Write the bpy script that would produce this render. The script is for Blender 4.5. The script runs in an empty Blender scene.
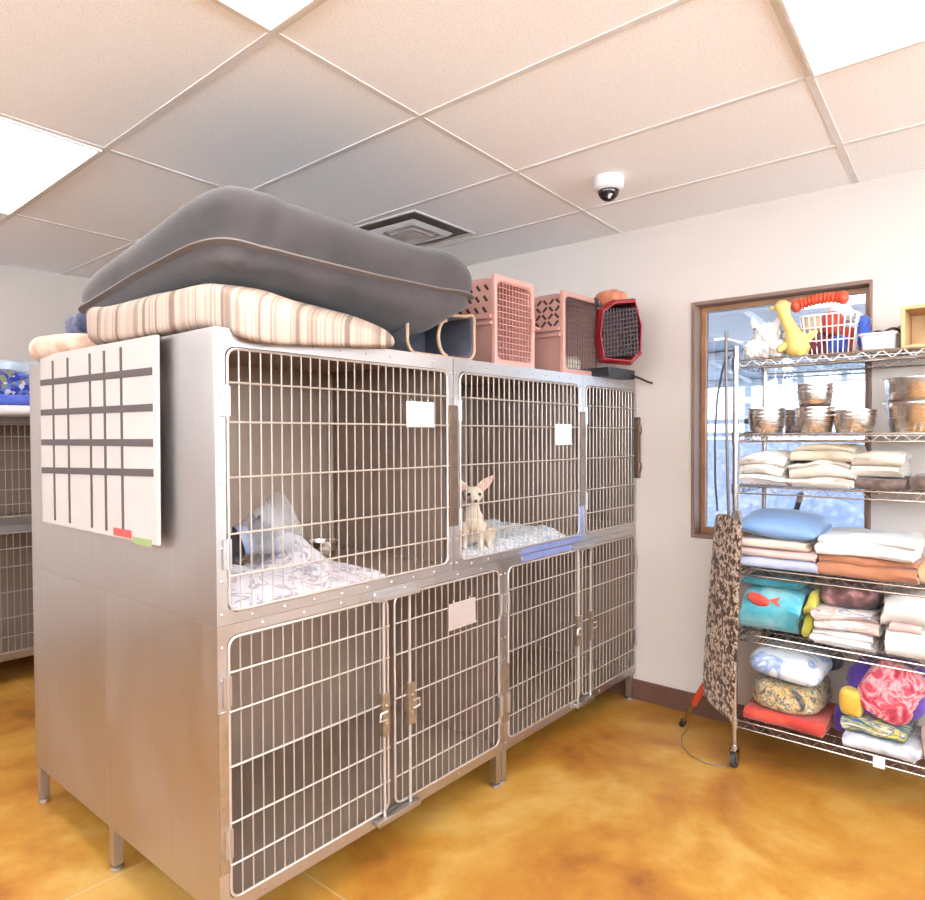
import bpy, bmesh, math, random
from mathutils import Vector, Matrix, noise
PI = math.pi
SC = bpy.context.scene
COL = SC.collection
rnd = random.Random(7)

# ------------------------------------------------------------------ materials
def nmat(name):
    m = bpy.data.materials.new(name); m.use_nodes = True
    nt = m.node_tree; b = nt.nodes['Principled BSDF']
    return m, nt, b
def N(nt, t, **kw):
    n = nt.nodes.new(t)
    for k, v in kw.items(): setattr(n, k, v)
    return n
def coords(nt, scale=(1, 1, 1)):
    tc = N(nt, 'ShaderNodeTexCoord'); mp = N(nt, 'ShaderNodeMapping')
    mp.inputs['Scale'].default_value = scale
    nt.links.new(tc.outputs['Object'], mp.inputs['Vector'])
    return mp.outputs['Vector']
def tex(nt, vec, scale, detail=3, rough=.55, dist=0):
    n = N(nt, 'ShaderNodeTexNoise'); n.inputs['Scale'].default_value = scale
    n.inputs['Detail'].default_value = detail; n.inputs['Roughness'].default_value = rough
    n.inputs['Distortion'].default_value = dist
    nt.links.new(vec, n.inputs['Vector']); return n.outputs['Fac']
def ramp(nt, fac, stops, mode='LINEAR'):
    r = N(nt, 'ShaderNodeValToRGB'); r.color_ramp.interpolation = mode
    e = r.color_ramp.elements
    while len(e) < len(stops): e.new(.5)
    for el, (p, c) in zip(e, stops):
        el.position = p; el.color = (c[0], c[1], c[2], 1) if not isinstance(c, (int, float)) else (c, c, c, 1)
    nt.links.new(fac, r.inputs['Fac']); return r.outputs['Color']
def bump(nt, b, fac, strength=.2, dist=.01):
    n = N(nt, 'ShaderNodeBump'); n.inputs['Strength'].default_value = strength; n.inputs['Distance'].default_value = dist
    nt.links.new(fac, n.inputs['Height']); nt.links.new(n.outputs['Normal'], b.inputs['Normal'])
def hexc(h):
    f = lambda v: (v/12.92 if v <= .04045 else ((v+.055)/1.055)**2.4)
    return tuple(f(int(h[i:i+2], 16)/255) for i in (0, 2, 4))
K = .70      # overall reflectance of paints and cloths
def plain(name, col, rough=.5, metal=0, var=.06, scale=12, bmp=.0, bscale=200, sheen=0):
    m, nt, b = nmat(name); col = hexc(col) if isinstance(col, str) else col
    k = .88 if metal > .4 else K; col = tuple(c*k for c in col)
    v = coords(nt)
    f = tex(nt, v, scale)
    lo = tuple(c*(1-var) for c in col); hi = tuple(min(1, c*(1+var)) for c in col)
    nt.links.new(ramp(nt, f, [(.3, lo), (.7, hi)]), b.inputs['Base Color'])
    b.inputs['Roughness'].default_value = rough; b.inputs['Metallic'].default_value = metal
    if sheen: b.inputs['Sheen Weight'].default_value = sheen
    if bmp: bump(nt, b, tex(nt, v, bscale, 2), bmp, .004)
    return m
def cloth(name, stops, scale=8, kind='noise', mode='LINEAR', dist=0, axes=(1, 1, 1), wdir='Z', sheen=.15):
    """patterned cloth: stops on a ramp driven by noise / voronoi / wave bands"""
    m, nt, b = nmat(name); v = coords(nt, axes)
    stops = [(p, tuple(q*.61 for q in (hexc(c) if isinstance(c, str) else c))) for p, c in stops]
    if kind == 'noise': f = tex(nt, v, scale, 3, .5, dist)
    elif kind == 'voronoi':
        n = N(nt, 'ShaderNodeTexVoronoi'); n.inputs['Scale'].default_value = scale; nt.links.new(v, n.inputs['Vector']); f = n.outputs['Distance']
    elif kind == 'cells':
        n = N(nt, 'ShaderNodeTexVoronoi'); n.inputs['Scale'].default_value = scale; nt.links.new(v, n.inputs['Vector'])
        s = N(nt, 'ShaderNodeSeparateColor'); nt.links.new(n.outputs['Color'], s.inputs['Color']); f = s.outputs['Red']
    else:
        n = N(nt, 'ShaderNodeTexWave'); n.bands_direction = wdir; n.inputs['Scale'].default_value = scale
        n.inputs['Distortion'].default_value = dist; n.inputs['Detail'].default_value = 2
        nt.links.new(v, n.inputs['Vector']); f = n.outputs['Fac']
    nt.links.new(ramp(nt, f, stops, mode), b.inputs['Base Color'])
    b.inputs['Roughness'].default_value = .92; b.inputs['Sheen Weight'].default_value = sheen
    bump(nt, b, tex(nt, coords(nt), 160, 2), .35, .004)
    return m
def steel(name, col, rough, streak=(60, 60, 2), amt=.12, var=.1):
    m, nt, b = nmat(name); v = coords(nt, streak)
    f = tex(nt, v, 1.0, 4, .6); g = tex(nt, coords(nt), 3.5, 4, .6)
    b.inputs['Metallic'].default_value = 1
    col = hexc(col)
    nt.links.new(ramp(nt, g, [(.3, tuple(c*(1-var) for c in col)), (.7, col)]), b.inputs['Base Color'])
    mx = N(nt, 'ShaderNodeMath', operation='ADD'); nt.links.new(f, mx.inputs[0]); nt.links.new(g, mx.inputs[1])
    r = N(nt, 'ShaderNodeMapRange'); r.inputs['From Min'].default_value = .6; r.inputs['From Max'].default_value = 1.4
    r.inputs['To Min'].default_value = rough-amt; r.inputs['To Max'].default_value = rough+amt
    nt.links.new(mx.outputs[0], r.inputs['Value']); nt.links.new(r.outputs['Result'], b.inputs['Roughness'])
    bump(nt, b, f, .03, .002)
    return m

M = {}
M['steel'] = steel('brushed_steel', 'c0bbb9', .40)
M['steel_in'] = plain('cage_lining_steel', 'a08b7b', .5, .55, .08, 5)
M['wire'] = plain('door_wire', 'c6bab0', .35, .6, .04)
M['chrome'] = plain('chrome_wire', 'b9b2ad', .25, 1, .05)
M['bowl'] = steel('bowl_steel', 'd6ccc4', .27, (2, 2, 60), .06)
M['brass'] = plain('latch_metal', 'a8957f', .42, .8, .15, 30)
M['dkplate'] = plain('latch_plate_metal', '877262', .45, 1, .15, 30)
M['film'] = plain('blue_film', '8f99d0', .35, .3, .1)  # bluish window reflection on the steel rails, painted as a strip colour
M['wall'] = plain('painted_wall', 'e0d2c8', .75, 0, .015, 4, .08, 90)
M['base'] = plain('baseboard_vinyl', '6f4a3c', .5, 0, .08)
M['grid'] = plain('ceiling_grid_paint', 'fbf8f6', .55)
M['wood'] = plain('window_wood', 'a8744c', .45, 0, .22, 9)
M['frame'] = plain('window_jamb', '8d6d5c', .5, 0, .1, 9)
M['black'] = plain('black_plastic', '1d1b1e', .4)
M['white'] = plain('white_plastic', 'efece8', .4)
M['paper'] = plain('paper_white', 'e2dfdf', .8, 0, .02)
M['graytag'] = plain('grey_card', 'b7a49d', .6)
M['rubber'] = plain('grey_rubber', '3a3636', .6)

def floor_mat():
    m, nt, b = nmat('stained_concrete'); v = coords(nt)
    f = tex(nt, v, 1.5, 7, .62, .5); g = tex(nt, v, 6, 6, .65, .3); w = tex(nt, v, 38, 3, .6)
    a = N(nt, 'ShaderNodeMath', operation='MULTIPLY_ADD'); a.inputs[1].default_value = .45
    nt.links.new(g, a.inputs[0]); nt.links.new(f, a.inputs[2])
    c = ramp(nt, a.outputs[0], [(.48, hexc('73421a')), (.62, hexc('966022')), (.74, hexc('a3732c')), (.9, hexc('b08a48'))])
    # pale worn spots
    s = ramp(nt, tex(nt, v, 3.1, 4, .7), [(.68, 0), (.78, 1)])
    mx = N(nt, 'ShaderNodeMix', data_type='RGBA'); mx.inputs[7].default_value = (*hexc('a8906a'), 1)
    mul = N(nt, 'ShaderNodeMath', operation='MULTIPLY'); mul.inputs[1].default_value = .6
    nt.links.new(s, mul.inputs[0]); nt.links.new(mul.outputs[0], mx.inputs[0]); nt.links.new(c, mx.inputs[6])
    # scored joints
    tc = N(nt, 'ShaderNodeTexCoord'); sp = N(nt, 'ShaderNodeSeparateXYZ'); nt.links.new(tc.outputs['Object'], sp.inputs[0])
    def line(out, off, per):
        s1 = N(nt, 'ShaderNodeMath', operation='ADD'); s1.inputs[1].default_value = -off+per/2+per*10; nt.links.new(out, s1.inputs[0])
        s2 = N(nt, 'ShaderNodeMath', operation='MODULO'); s2.inputs[1].default_value = per; nt.links.new(s1.outputs[0], s2.inputs[0])
        s3 = N(nt, 'ShaderNodeMath', operation='SUBTRACT'); s3.inputs[1].default_value = per/2; nt.links.new(s2.outputs[0], s3.inputs[0])
        s4 = N(nt, 'ShaderNodeMath', operation='ABSOLUTE'); nt.links.new(s3.outputs[0], s4.inputs[0])
        s5 = N(nt, 'ShaderNodeMath', operation='LESS_THAN'); s5.inputs[1].default_value = .004; nt.links.new(s4.outputs[0], s5.inputs[0])
        return s5.outputs[0]
    mxl = N(nt, 'ShaderNodeMath', operation='MAXIMUM')
    nt.links.new(line(sp.outputs['X'], 1.365, 3.0), mxl.inputs[0]); nt.links.new(line(sp.outputs['Y'], 2.31, 3.0), mxl.inputs[1])
    ml = N(nt, 'ShaderNodeMath', operation='MULTIPLY'); ml.inputs[1].default_value = .6; nt.links.new(mxl.outputs[0], ml.inputs[0])
    m2 = N(nt, 'ShaderNodeMix', data_type='RGBA'); m2.inputs[7].default_value = (*hexc('b29c78'), 1)
    nt.links.new(ml.outputs[0], m2.inputs[0]); nt.links.new(mx.outputs[2], m2.inputs[6])
    nt.links.new(m2.outputs[2], b.inputs['Base Color'])
    r = N(nt, 'ShaderNodeMapRange'); r.inputs['To Min'].default_value = .3; r.inputs['To Max'].default_value = .55
    nt.links.new(g, r.inputs['Value']); nt.links.new(r.outputs['Result'], b.inputs['Roughness'])
    bump(nt, b, w, .06, .004)
    return m
M['floor'] = floor_mat()
def ceil_mat():
    m, nt, b = nmat('ceiling_tile'); v = coords(nt)
    f = tex(nt, v, 150, 3, .7)
    nt.links.new(ramp(nt, f, [(.34, hexc('e0e0e2')), (.5, hexc('f1f2f4'))]), b.inputs['Base Color'])
    b.inputs['Roughness'].default_value = .95; bump(nt, b, f, .12, .003); return m
M['ceil'] = ceil_mat()
def emis(name, col, s):
    m, nt, b = nmat(name); b.inputs['Base Color'].default_value = (.9, .9, .9, 1)
    b.inputs['Emission Color'].default_value = (*col, 1); b.inputs['Emission Strength'].default_value = s; return m
M['lamp'] = emis('lamp_diffuser', (1, .97, .94), 7.2)
def clear(name, tint, fac, rough=.05):
    m, nt, b = nmat(name)
    t = N(nt, 'ShaderNodeBsdfTransparent'); t.inputs[0].default_value = (*tint, 1)
    mx = N(nt, 'ShaderNodeMixShader'); mx.inputs[0].default_value = fac
    b.inputs['Roughness'].default_value = rough; b.inputs['Base Color'].default_value = (.85, .85, .88, 1)
    nt.links.new(t.outputs[0], mx.inputs[1]); nt.links.new(b.outputs[0], mx.inputs[2])
    nt.links.new(mx.outputs[0], nt.nodes['Material Output'].inputs['Surface']); return m
def glass_mat():
    m, nt, b = nmat('window_glass')
    t = N(nt, 'ShaderNodeBsdfTransparent'); g = N(nt, 'ShaderNodeBsdfGlossy'); g.inputs['Roughness'].default_value = .02
    t.inputs[0].default_value = (.50, .52, .55, 1)
    mx = N(nt, 'ShaderNodeMixShader'); mx.inputs[0].default_value = .14
    nt.links.new(t.outputs[0], mx.inputs[1]); nt.links.new(g.outputs[0], mx.inputs[2])
    nt.links.new(mx.outputs[0], nt.nodes['Material Output'].inputs['Surface']); return m
M['glass'] = glass_mat()
M['clearbin'] = clear('clear_bin_plastic', (.95, .95, .97), .45, .2)
M['cone'] = clear('cone_plastic', (.93, .93, .95), .14, .25)

# ------------------------------------------------------------------ mesh builder
class MB:
    def __init__(s): s.v = []; s.f = []; s.mi = []; s.cur = 0
    def add(s, vs, fs):
        o = len(s.v); s.v += [tuple(p) for p in vs]; s.f += [tuple(i+o for i in f) for f in fs]; s.mi += [s.cur]*len(fs); return s
    def box(s, x0, x1, y0, y1, z0, z1, mtx=None):
        vs = [Vector((x, y, z)) for x in (x0, x1) for y in (y0, y1) for z in (z0, z1)]
        if mtx: vs = [mtx @ p for p in vs]
        return s.add(vs, [(0, 1, 3, 2), (4, 6, 7, 5), (0, 4, 5, 1), (2, 3, 7, 6), (0, 2, 6, 4), (1, 5, 7, 3)])
    def tube(s, pts, r, n=8, closed=False, caps=True):
        pts = [Vector(p) for p in pts]; k = len(pts); rs = r if isinstance(r, (list, tuple)) else [r]*k
        vs = []; prev = None
        for i, p in enumerate(pts):
            if closed: d = pts[(i+1) % k]-pts[i-1]
            else: d = pts[min(i+1, k-1)]-pts[max(i-1, 0)]
            d.normalize()
            if prev is None:
                a = Vector((0, 0, 1)) if abs(d.z) < .9 else Vector((1, 0, 0)); u = d.cross(a).normalized()
            else:
                u = (prev-d*prev.dot(d)); u = u.normalized() if u.length > 1e-6 else d.orthogonal().normalized()
            prev = u; w = d.cross(u)
            vs += [p+(u*math.cos(2*PI*j/n)+w*math.sin(2*PI*j/n))*rs[i] for j in range(n)]
        fs = []
        for i in range(k if closed else k-1):
            a = i*n; b_ = ((i+1) % k)*n
            fs += [(a+j, a+(j+1) % n, b_+(j+1) % n, b_+j) for j in range(n)]
        if caps and not closed: fs += [tuple(range(n-1, -1, -1)), tuple(range((k-1)*n, k*n))]
        return s.add(vs, fs)
    def lathe(s, prof, n=24, mtx=None, cap0=False, cap1=False):
        vs = [Vector((r*math.cos(2*PI*j/n), r*math.sin(2*PI*j/n), z)) for r, z in prof for j in range(n)]
        if mtx: vs = [mtx @ p for p in vs]
        fs = [(i*n+j, i*n+(j+1) % n, (i+1)*n+(j+1) % n, (i+1)*n+j) for i in range(len(prof)-1) for j in range(n)]
        if cap0: fs.append(tuple(range(n-1, -1, -1)))
        if cap1: fs.append(tuple(range((len(prof)-1)*n, len(prof)*n)))
        return s.add(vs, fs)
    def ball(s, c, r, n=12, m=8, mtx=None):
        rx, ry, rz = r if isinstance(r, (tuple, list)) else (r, r, r); c = Vector(c)
        vs = []; fs = []
        for i in range(m+1):
            t = PI*i/m
            for j in range(n):
                p = Vector((rx*math.sin(t)*math.cos(2*PI*j/n), ry*math.sin(t)*math.sin(2*PI*j/n), rz*math.cos(t)))
                vs.append(c+(mtx @ p if mtx else p))
        for i in range(m):
            fs += [(i*n+j, (i+1)*n+j, (i+1)*n+(j+1) % n, i*n+(j+1) % n) for j in range(n)]
        return s.add(vs, fs)
    def surf(s, fn, nu, nv, closed_u=False):
        vs = [fn(i/(nu if closed_u else nu-1), j/(nv-1)) for j in range(nv) for i in range(nu)]
        fs = []
        for j in range(nv-1):
            for i in range(nu if closed_u else nu-1):
                a = j*nu+i; b_ = j*nu+(i+1) % nu; fs.append((a, b_, b_+nu, a+nu))
        return s.add(vs, fs)
    def build(s, name, mats, parent=None, smooth=False, loc=None, bevel=0, sub=0, weld=True, rot=None):
        me = bpy.data.meshes.new(name); me.from_pydata(s.v, [], s.f); 
        mats = mats if isinstance(mats, (list, tuple)) else [mats]
        for m in mats: me.materials.append(M[m] if isinstance(m, str) else m)
        if len(mats) > 1:
            for p, i in zip(me.polygons, s.mi): p.material_index = i
        bm = bmesh.new(); bm.from_mesh(me)
        if weld: bmesh.ops.remove_doubles(bm, verts=bm.verts, dist=1e-5)
        bmesh.ops.recalc_face_normals(bm, faces=bm.faces); bm.to_mesh(me); bm.free()
        o = bpy.data.objects.new(name, me); COL.objects.link(o)
        if parent: o.parent = parent
        if loc: o.location = loc
        if rot: o.rotation_euler = rot
        if smooth:
            for p in me.polygons: p.use_smooth = True
            try: me.set_sharp_from_angle(angle=math.radians(smooth if smooth is not True else 50))
            except Exception: pass
        if bevel:
            b = o.modifiers.new('b', 'BEVEL'); b.width = bevel; b.segments = 2; b.limit_method = 'ANGLE'
        if sub:
            b = o.modifiers.new('s', 'SUBSURF'); b.levels = sub; b.render_levels = sub
        return o

def tag(o, label=None, cat=None, group=None, kind=None):
    if label: o['label'] = label
    if cat: o['category'] = cat
    if group: o['group'] = group
    if kind: o['kind'] = kind
    return o
def thing(name, loc, label, cat, group=None, rz=0, rot=None):
    o = bpy.data.objects.new(name, None); o.empty_display_size = .05; COL.objects.link(o)
    o.location = loc; o.rotation_euler = rot or (0, 0, rz); return tag(o, label, cat, group)
def copy_tree(o, parent=None):
    c = o.copy(); COL.objects.link(c); c.parent = parent
    for ch in list(o.children): copy_tree(ch, c)
    return c
def struct(mb, name, mat, **k): return tag(mb.build(name, mat, **k), kind='structure')
def nz(p, f, seed=0): return noise.noise(Vector(p)*f+Vector((seed*7.3, seed*3.1, seed*5.7)))
def nv(p, f, seed=0): return noise.noise_vector(Vector(p)*f+Vector((seed*7.3, seed*3.1, seed*5.7)))
def rrect(x0, x1, z0, z1, r, k=4):
    pts = []
    for cx, cz, a0 in ((x1-r, z1-r, 0), (x0+r, z1-r, PI/2), (x0+r, z0+r, PI), (x1-r, z0+r, 1.5*PI)):
        for i in range(k+1):
            a = a0+PI/2*i/k; pts.append((cx+r*math.cos(a), cz+r*math.sin(a)))
    return pts

# ------------------------------------------------------------------ room
XW, YB, ZC = 3.462, 5.11, 2.573
X0R, Y0R = -2.4, -2.6
WY0, WY1, WZ0, WZ1 = .55, 1.345, .93, 2.127
struct(MB().box(X0R-.1, XW+.15, Y0R-.1, YB+.1, -.1, 0), 'floor', 'floor')
struct(MB().box(X0R-.1, XW+.15, Y0R-.1, YB+.1, ZC, ZC+.1), 'ceiling', 'ceil')
w = MB()
w.box(XW, XW+.14, Y0R, WY0, 0, ZC); w.box(XW, XW+.14, WY1, YB, 0, ZC)
w.box(XW, XW+.14, WY0, WY1, 0, WZ0); w.box(XW, XW+.14, WY0, WY1, WZ1, ZC)
struct(w, 'wall_right', 'wall')
struct(MB().box(X0R, XW+.14, YB, YB+.1, 0, ZC), 'wall_back', 'wall')
# windows added in the two unseen walls to whiten the ceiling and steel
LA, LB, LZ0, LZ1 = -2.3, .8, 1.45, 2.5
w = MB(); w.box(X0R-.1, X0R, Y0R, LA, 0, ZC); w.box(X0R-.1, X0R, LB, YB, 0, ZC); w.box(X0R-.1, X0R, LA, LB, 0, LZ0); w.box(X0R-.1, X0R, LA, LB, LZ1, ZC)
CB = 4.75; w.v = []; w.f = []; w.mi = []     # low band near the camera side, clerestory band along the rest
w.box(X0R-.1, X0R, Y0R, LA, 0, ZC); w.box(X0R-.1, X0R, CB, YB, 0, ZC); w.box(X0R-.1, X0R, LA, CB, LZ1, ZC); w.box(X0R-.1, X0R, LA, LB, 0, LZ0); w.box(X0R-.1, X0R, LB, CB, 0, 1.9); struct(w, 'wall_left', 'wall')
w = MB()
for k in range(5): y = LB+(CB-LB-.06)*k/4; w.box(X0R-.08, X0R-.02, y, y+.06, 1.9, LZ1)
for z in (1.9, LZ1-.06): w.box(X0R-.075, X0R-.025, LB+.06, CB-.06, z, z+.06)
struct(w, 'window_4', 'white')  # clerestory frame, added for more light on the ceiling
FA, FB = -2.2, 3.2
w = MB(); w.box(X0R, FA, Y0R-.1, Y0R, 0, ZC); w.box(FB, XW+.14, Y0R-.1, Y0R, 0, ZC); w.box(FA, FB, Y0R-.1, Y0R, 0, LZ0); w.box(FA, FB, Y0R-.1, Y0R, LZ1, ZC); struct(w, 'wall_front', 'wall')
w = MB()
for k in range(5): y = LA+(LB-LA-.06)*k/4; w.box(X0R-.08, X0R-.02, y, y+.06, LZ0, LZ1)
for z in (LZ0, LZ1-.06): w.box(X0R-.075, X0R-.025, LA+.06, LB-.06, z, z+.06)
struct(w, 'window_2', 'white')
w = MB()
for k in range(4): x = FA+(FB-FA-.06)*k/3; w.box(x, x+.06, Y0R-.08, Y0R-.02, LZ0, LZ1)
for z in (LZ0, LZ1-.06): w.box(FA+.06, FB-.06, Y0R-.075, Y0R-.025, z, z+.06)
struct(w, 'window_3', 'white')
M['wainscot'] = plain('dark_wainscot', '5e5048', .6, 0, .12, 6)  # dark panels added on the unseen walls to cut light under the cages
struct(MB().box(X0R, XW-.02, Y0R, Y0R+.012, .0, 1.15), 'trim_2', 'wainscot')
struct(MB().box(X0R, X0R+.012, Y0R+.02, YB-.02, .0, 1.15), 'trim_3', 'wainscot')
struct(MB().box(XW-.012, XW, Y0R, YB, 0, .108), 'baseboard_right', 'base')
struct(MB().box(X0R, XW-.012, YB-.012, YB, 0, .108), 'baseboard_back', 'base')
# window: wood lined reveal, inner stop and pane
wf = MB()
wf.box(XW-.012, XW+.14, WY1-.010, WY1+.010, WZ0-.008, WZ1+.008); wf.box(XW-.004, XW+.14, WY0-.004, WY0+.010, WZ0-.008, WZ1+.008)
wf.box(XW-.0115, XW+.14, WY0+.010, WY1-.010, WZ1-.010, WZ1+.008); wf.box(XW-.0115, XW+.14, WY0+.010, WY1-.010, WZ0-.008, WZ0+.012)
win = struct(wf, 'window_1', 'frame', bevel=.003)
ws = MB()
a, b_, c, d = WY0+.010, WY1-.010, WZ0+.012, WZ1-.010
ws.box(XW+.07, XW+.105, b_-.024, b_, c, d); ws.box(XW+.07, XW+.105, a, a+.024, c, d); ws.box(XW+.07, XW+.105, a+.024, b_-.024, d-.024, d); ws.box(XW+.06, XW+.105, a+.024, b_-.024, c, c+.03)
ws.build('window_stop', 'wood', win, bevel=.002)
MB().box(XW+.086, XW+.090, a+.02, b_-.02, c+.02, d-.02).build('window_pane', 'glass', win)

# ceiling grid, slightly turned against the walls
GX, GY = 1.125, 1.625
def gp(i, j):    # grid crossing i (along X, .62 pitch), j (along Y, 1.15 pitch)
    x = GX+.625*i; y = GY+1.15*j
    return (x+.022*(y-1.65), y+.058*(x-1.118))
tb = MB()
def bar(p, q, z=ZC, wd=.024, h=.003):
    p = Vector((*p, 0)); q = Vector((*q, 0)); d = (q-p).normalized(); n = Vector((-d.y, d.x, 0))*wd/2
    vs = [Vector((v.x, v.y, zz)) for zz in (z-h, z) for v in (p+n, q+n, q-n, p-n)]
    tb.add(vs, [(0, 1, 2, 3), (7, 6, 5, 4), (0, 4, 5, 1), (1, 5, 6, 2), (2, 6, 7, 3), (3, 7, 4, 0)])
def clip(p, q):
    p = Vector(p); q = Vector(q); t0, t1 = 0, 1; dd = q-p
    for k, lo, hi in ((0, X0R, XW), (1, Y0R, YB)):
        if abs(dd[k]) < 1e-9: continue
        ta, tb_ = (lo-p[k])/dd[k], (hi-p[k])/dd[k]
        if ta > tb_: ta, tb_ = tb_, ta
        t0, t1 = max(t0, ta), min(t1, tb_)
    return (p+dd*t0, p+dd*t1) if t1 > t0 else None
for i in range(-6, 5):
    s_ = clip(gp(i, -6), gp(i, 6))
    if s_: bar(*s_)
for j in range(-4, 4):
    s_ = clip(gp(-8, j), gp(6, j))
    if s_: bar(*s_, h=.0026)
struct(tb, 'trim_1', 'grid')
def ceiling_light(i, j, label):
    c = [gp(i, j), gp(i+1, j), gp(i+1, j+1), gp(i, j+1)]
    cx = sum(p[0] for p in c)/4; cy = sum(p[1] for p in c)/4
    t = thing('ceiling_light', (cx, cy, ZC), label, 'ceiling light', 'recessed ceiling light panels')
    inn = [((p[0]-cx)*.93, (p[1]-cy)*.965) for p in c]; out = [((p[0]-cx)*.965, (p[1]-cy)*.982) for p in c]
    m = MB(); m.add([(x, y, -.009) for x, y in inn]+[(x, y, -.003) for x, y in inn], [(3, 2, 1, 0), (4, 5, 6, 7)]+[(k, (k+1) % 4, (k+1) % 4+4, k+4) for k in range(4)]); m.build('diffuser', 'lamp', t)
    m = MB(); m.add([(x, y, z) for z in (-.012, -.001) for x, y in out]+[(x, y, z) for z in (-.012, -.001) for x, y in inn],
        [(k, (k+1) % 4, (k+1) % 4+8, k+8) for k in range(4)]+[(k, (k+1) % 4, (k+1) % 4+4, k+4) for k in range(4)]+[(k+8, (k+1) % 4+8, (k+1) % 4+12, k+12) for k in range(4)]); m.build('frame', 'grid', t)
    return t
ceiling_light(-1, -1, 'bright ceiling light panel directly above the near end of the cages')
ceiling_light(-1, 1, 'bright ceiling light panel above the left end of the grey cushion')
ceiling_light(1, -2, 'bright ceiling light panel above the wire shelving side of the room')
for (i, j) in ((-3, -1), (-4, 1), (-1, -3), (-4, -3), (2, -4)):  # extra panels added out of view as fill light
    ceiling_light(i, j, 'bright ceiling light panel out of view in the nearer part of the room')

# exterior seen through the pane: porch with sloping roof and a chain-link screened run
M['porch'] = plain('porch_boards', 'd7e0ea', .8, 0, .05)
M['beam'] = plain('porch_beam', 'e8edf2', .7)
M['slab'] = plain('outdoor_slab', 'd9d9d6', .9)
def screen_mat():
    m, nt, b = nmat('screened_fence')
    v = coords(nt)
    n = N(nt, 'ShaderNodeTexVoronoi'); n.inputs['Scale'].default_value = 16; nt.links.new(v, n.inputs['Vector'])
    nt.links.new(ramp(nt, n.outputs['Distance'], [(.2, hexc('f4f6fd')), (.6, hexc('c6d4f4'))]), b.inputs['Base Color']); b.inputs['Roughness'].default_value = .9; return m
M['screen'] = screen_mat()
struct(MB().box(XW+.2, 12, -1.5, 7, -.12, -.02), 'exterior_ground', 'slab')
pr = MB(); pr.add([(XW+.16, -1.5, 2.62), (XW+.16, 7, 2.62), (8.6, 7, 2.12), (8.6, -1.5, 2.12), (XW+.16, -1.5, 2.66), (XW+.16, 7, 2.66), (8.6, 7, 2.16), (8.6, -1.5, 2.16)],
    [(0, 1, 2, 3), (7, 6, 5, 4), (0, 4, 5, 1), (1, 5, 6, 2), (2, 6, 7, 3), (3, 7, 4, 0)]); struct(pr, 'exterior_roof', 'porch')
pb = MB()
for k in range(9):
    y = -1+.9*k; pb.tube([(XW+.17, y, 2.585), (8.6, y, 2.085)], .03, 4)
for x in (5.2, 6.9, 8.5): pb.box(x-.04, x+.04, -1.5, 7, 2.62-(x-3.6)*.1-.09, 2.62-(x-3.6)*.1-.01)
struct(pb, 'exterior_beams', 'beam')
struct(MB().box(8.5, 8.6, -1.5, 7, -.02, 1.40), 'exterior_wall', 'screen')
MB_r = MB()
for z in (1.62, 1.46): MB_r.box(8.5, 8.56, -1.5, 7, z-.03, z+.03)
for k in range(5): MB_r.box(8.5, 8.58, -1.2+1.9*k, -1.12+1.9*k, 1.4, 2.1)
struct(MB_r, 'exterior_railing', 'screen')

# ------------------------------------------------------------------ cages
def ring_plate(m, ox0, ox1, oz0, oz1, ix0, ix1, iz0, iz1, y0, y1, r=.03, k=5):
    inner = rrect(ix0, ix1, iz0, iz1, r, k); outc = [(ox1, oz1), (ox0, oz1), (ox0, oz0), (ox1, oz0)]
    n = len(inner); vs = []; outer = [outc[i//(k+1)] for i in range(n)]
    for y in (y0, y1):
        vs += [(x, y, z) for x, z in inner]; vs += [(x, y, z) for x, z in outer]
    fs = []
    for i in range(n):
        j = (i+1) % n
        for o in (0, 2*n):
            fs.append((o+i, o+j, o+n+j, o+n+i) if outer[i] != outer[j] else (o+i, o+j, o+n+i))
        fs.append((i, j, 2*n+j, 2*n+i))
        if outer[i] != outer[j]: fs.append((n+i, n+j, 3*n+j, 3*n+i))
    m.add(vs, fs)
def wire_door(parent, xa, xb, za, zb, y, fr=(.13, .28, .49, .705, .865), pitch=.0345):
    m = MB(); R = .0042
    m.tube([(x, y, z) for x, z in rrect(xa, xb, za, zb, .028, 4)], R, 6, closed=True)
    n = max(2, round((xb-xa)/pitch))
    for i in range(1, n):
        x = xa+(xb-xa)*i/n; m.tube([(x, y, za), (x, y, zb)], .0022, 5)
    for f in fr:
        z = zb-(zb-za)*f; m.tube([(xa-.004, y-.005, z), (xb+.004, y-.005, z)], .003, 5)
    return m.build('door', 'wire', parent, smooth=True)
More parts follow.
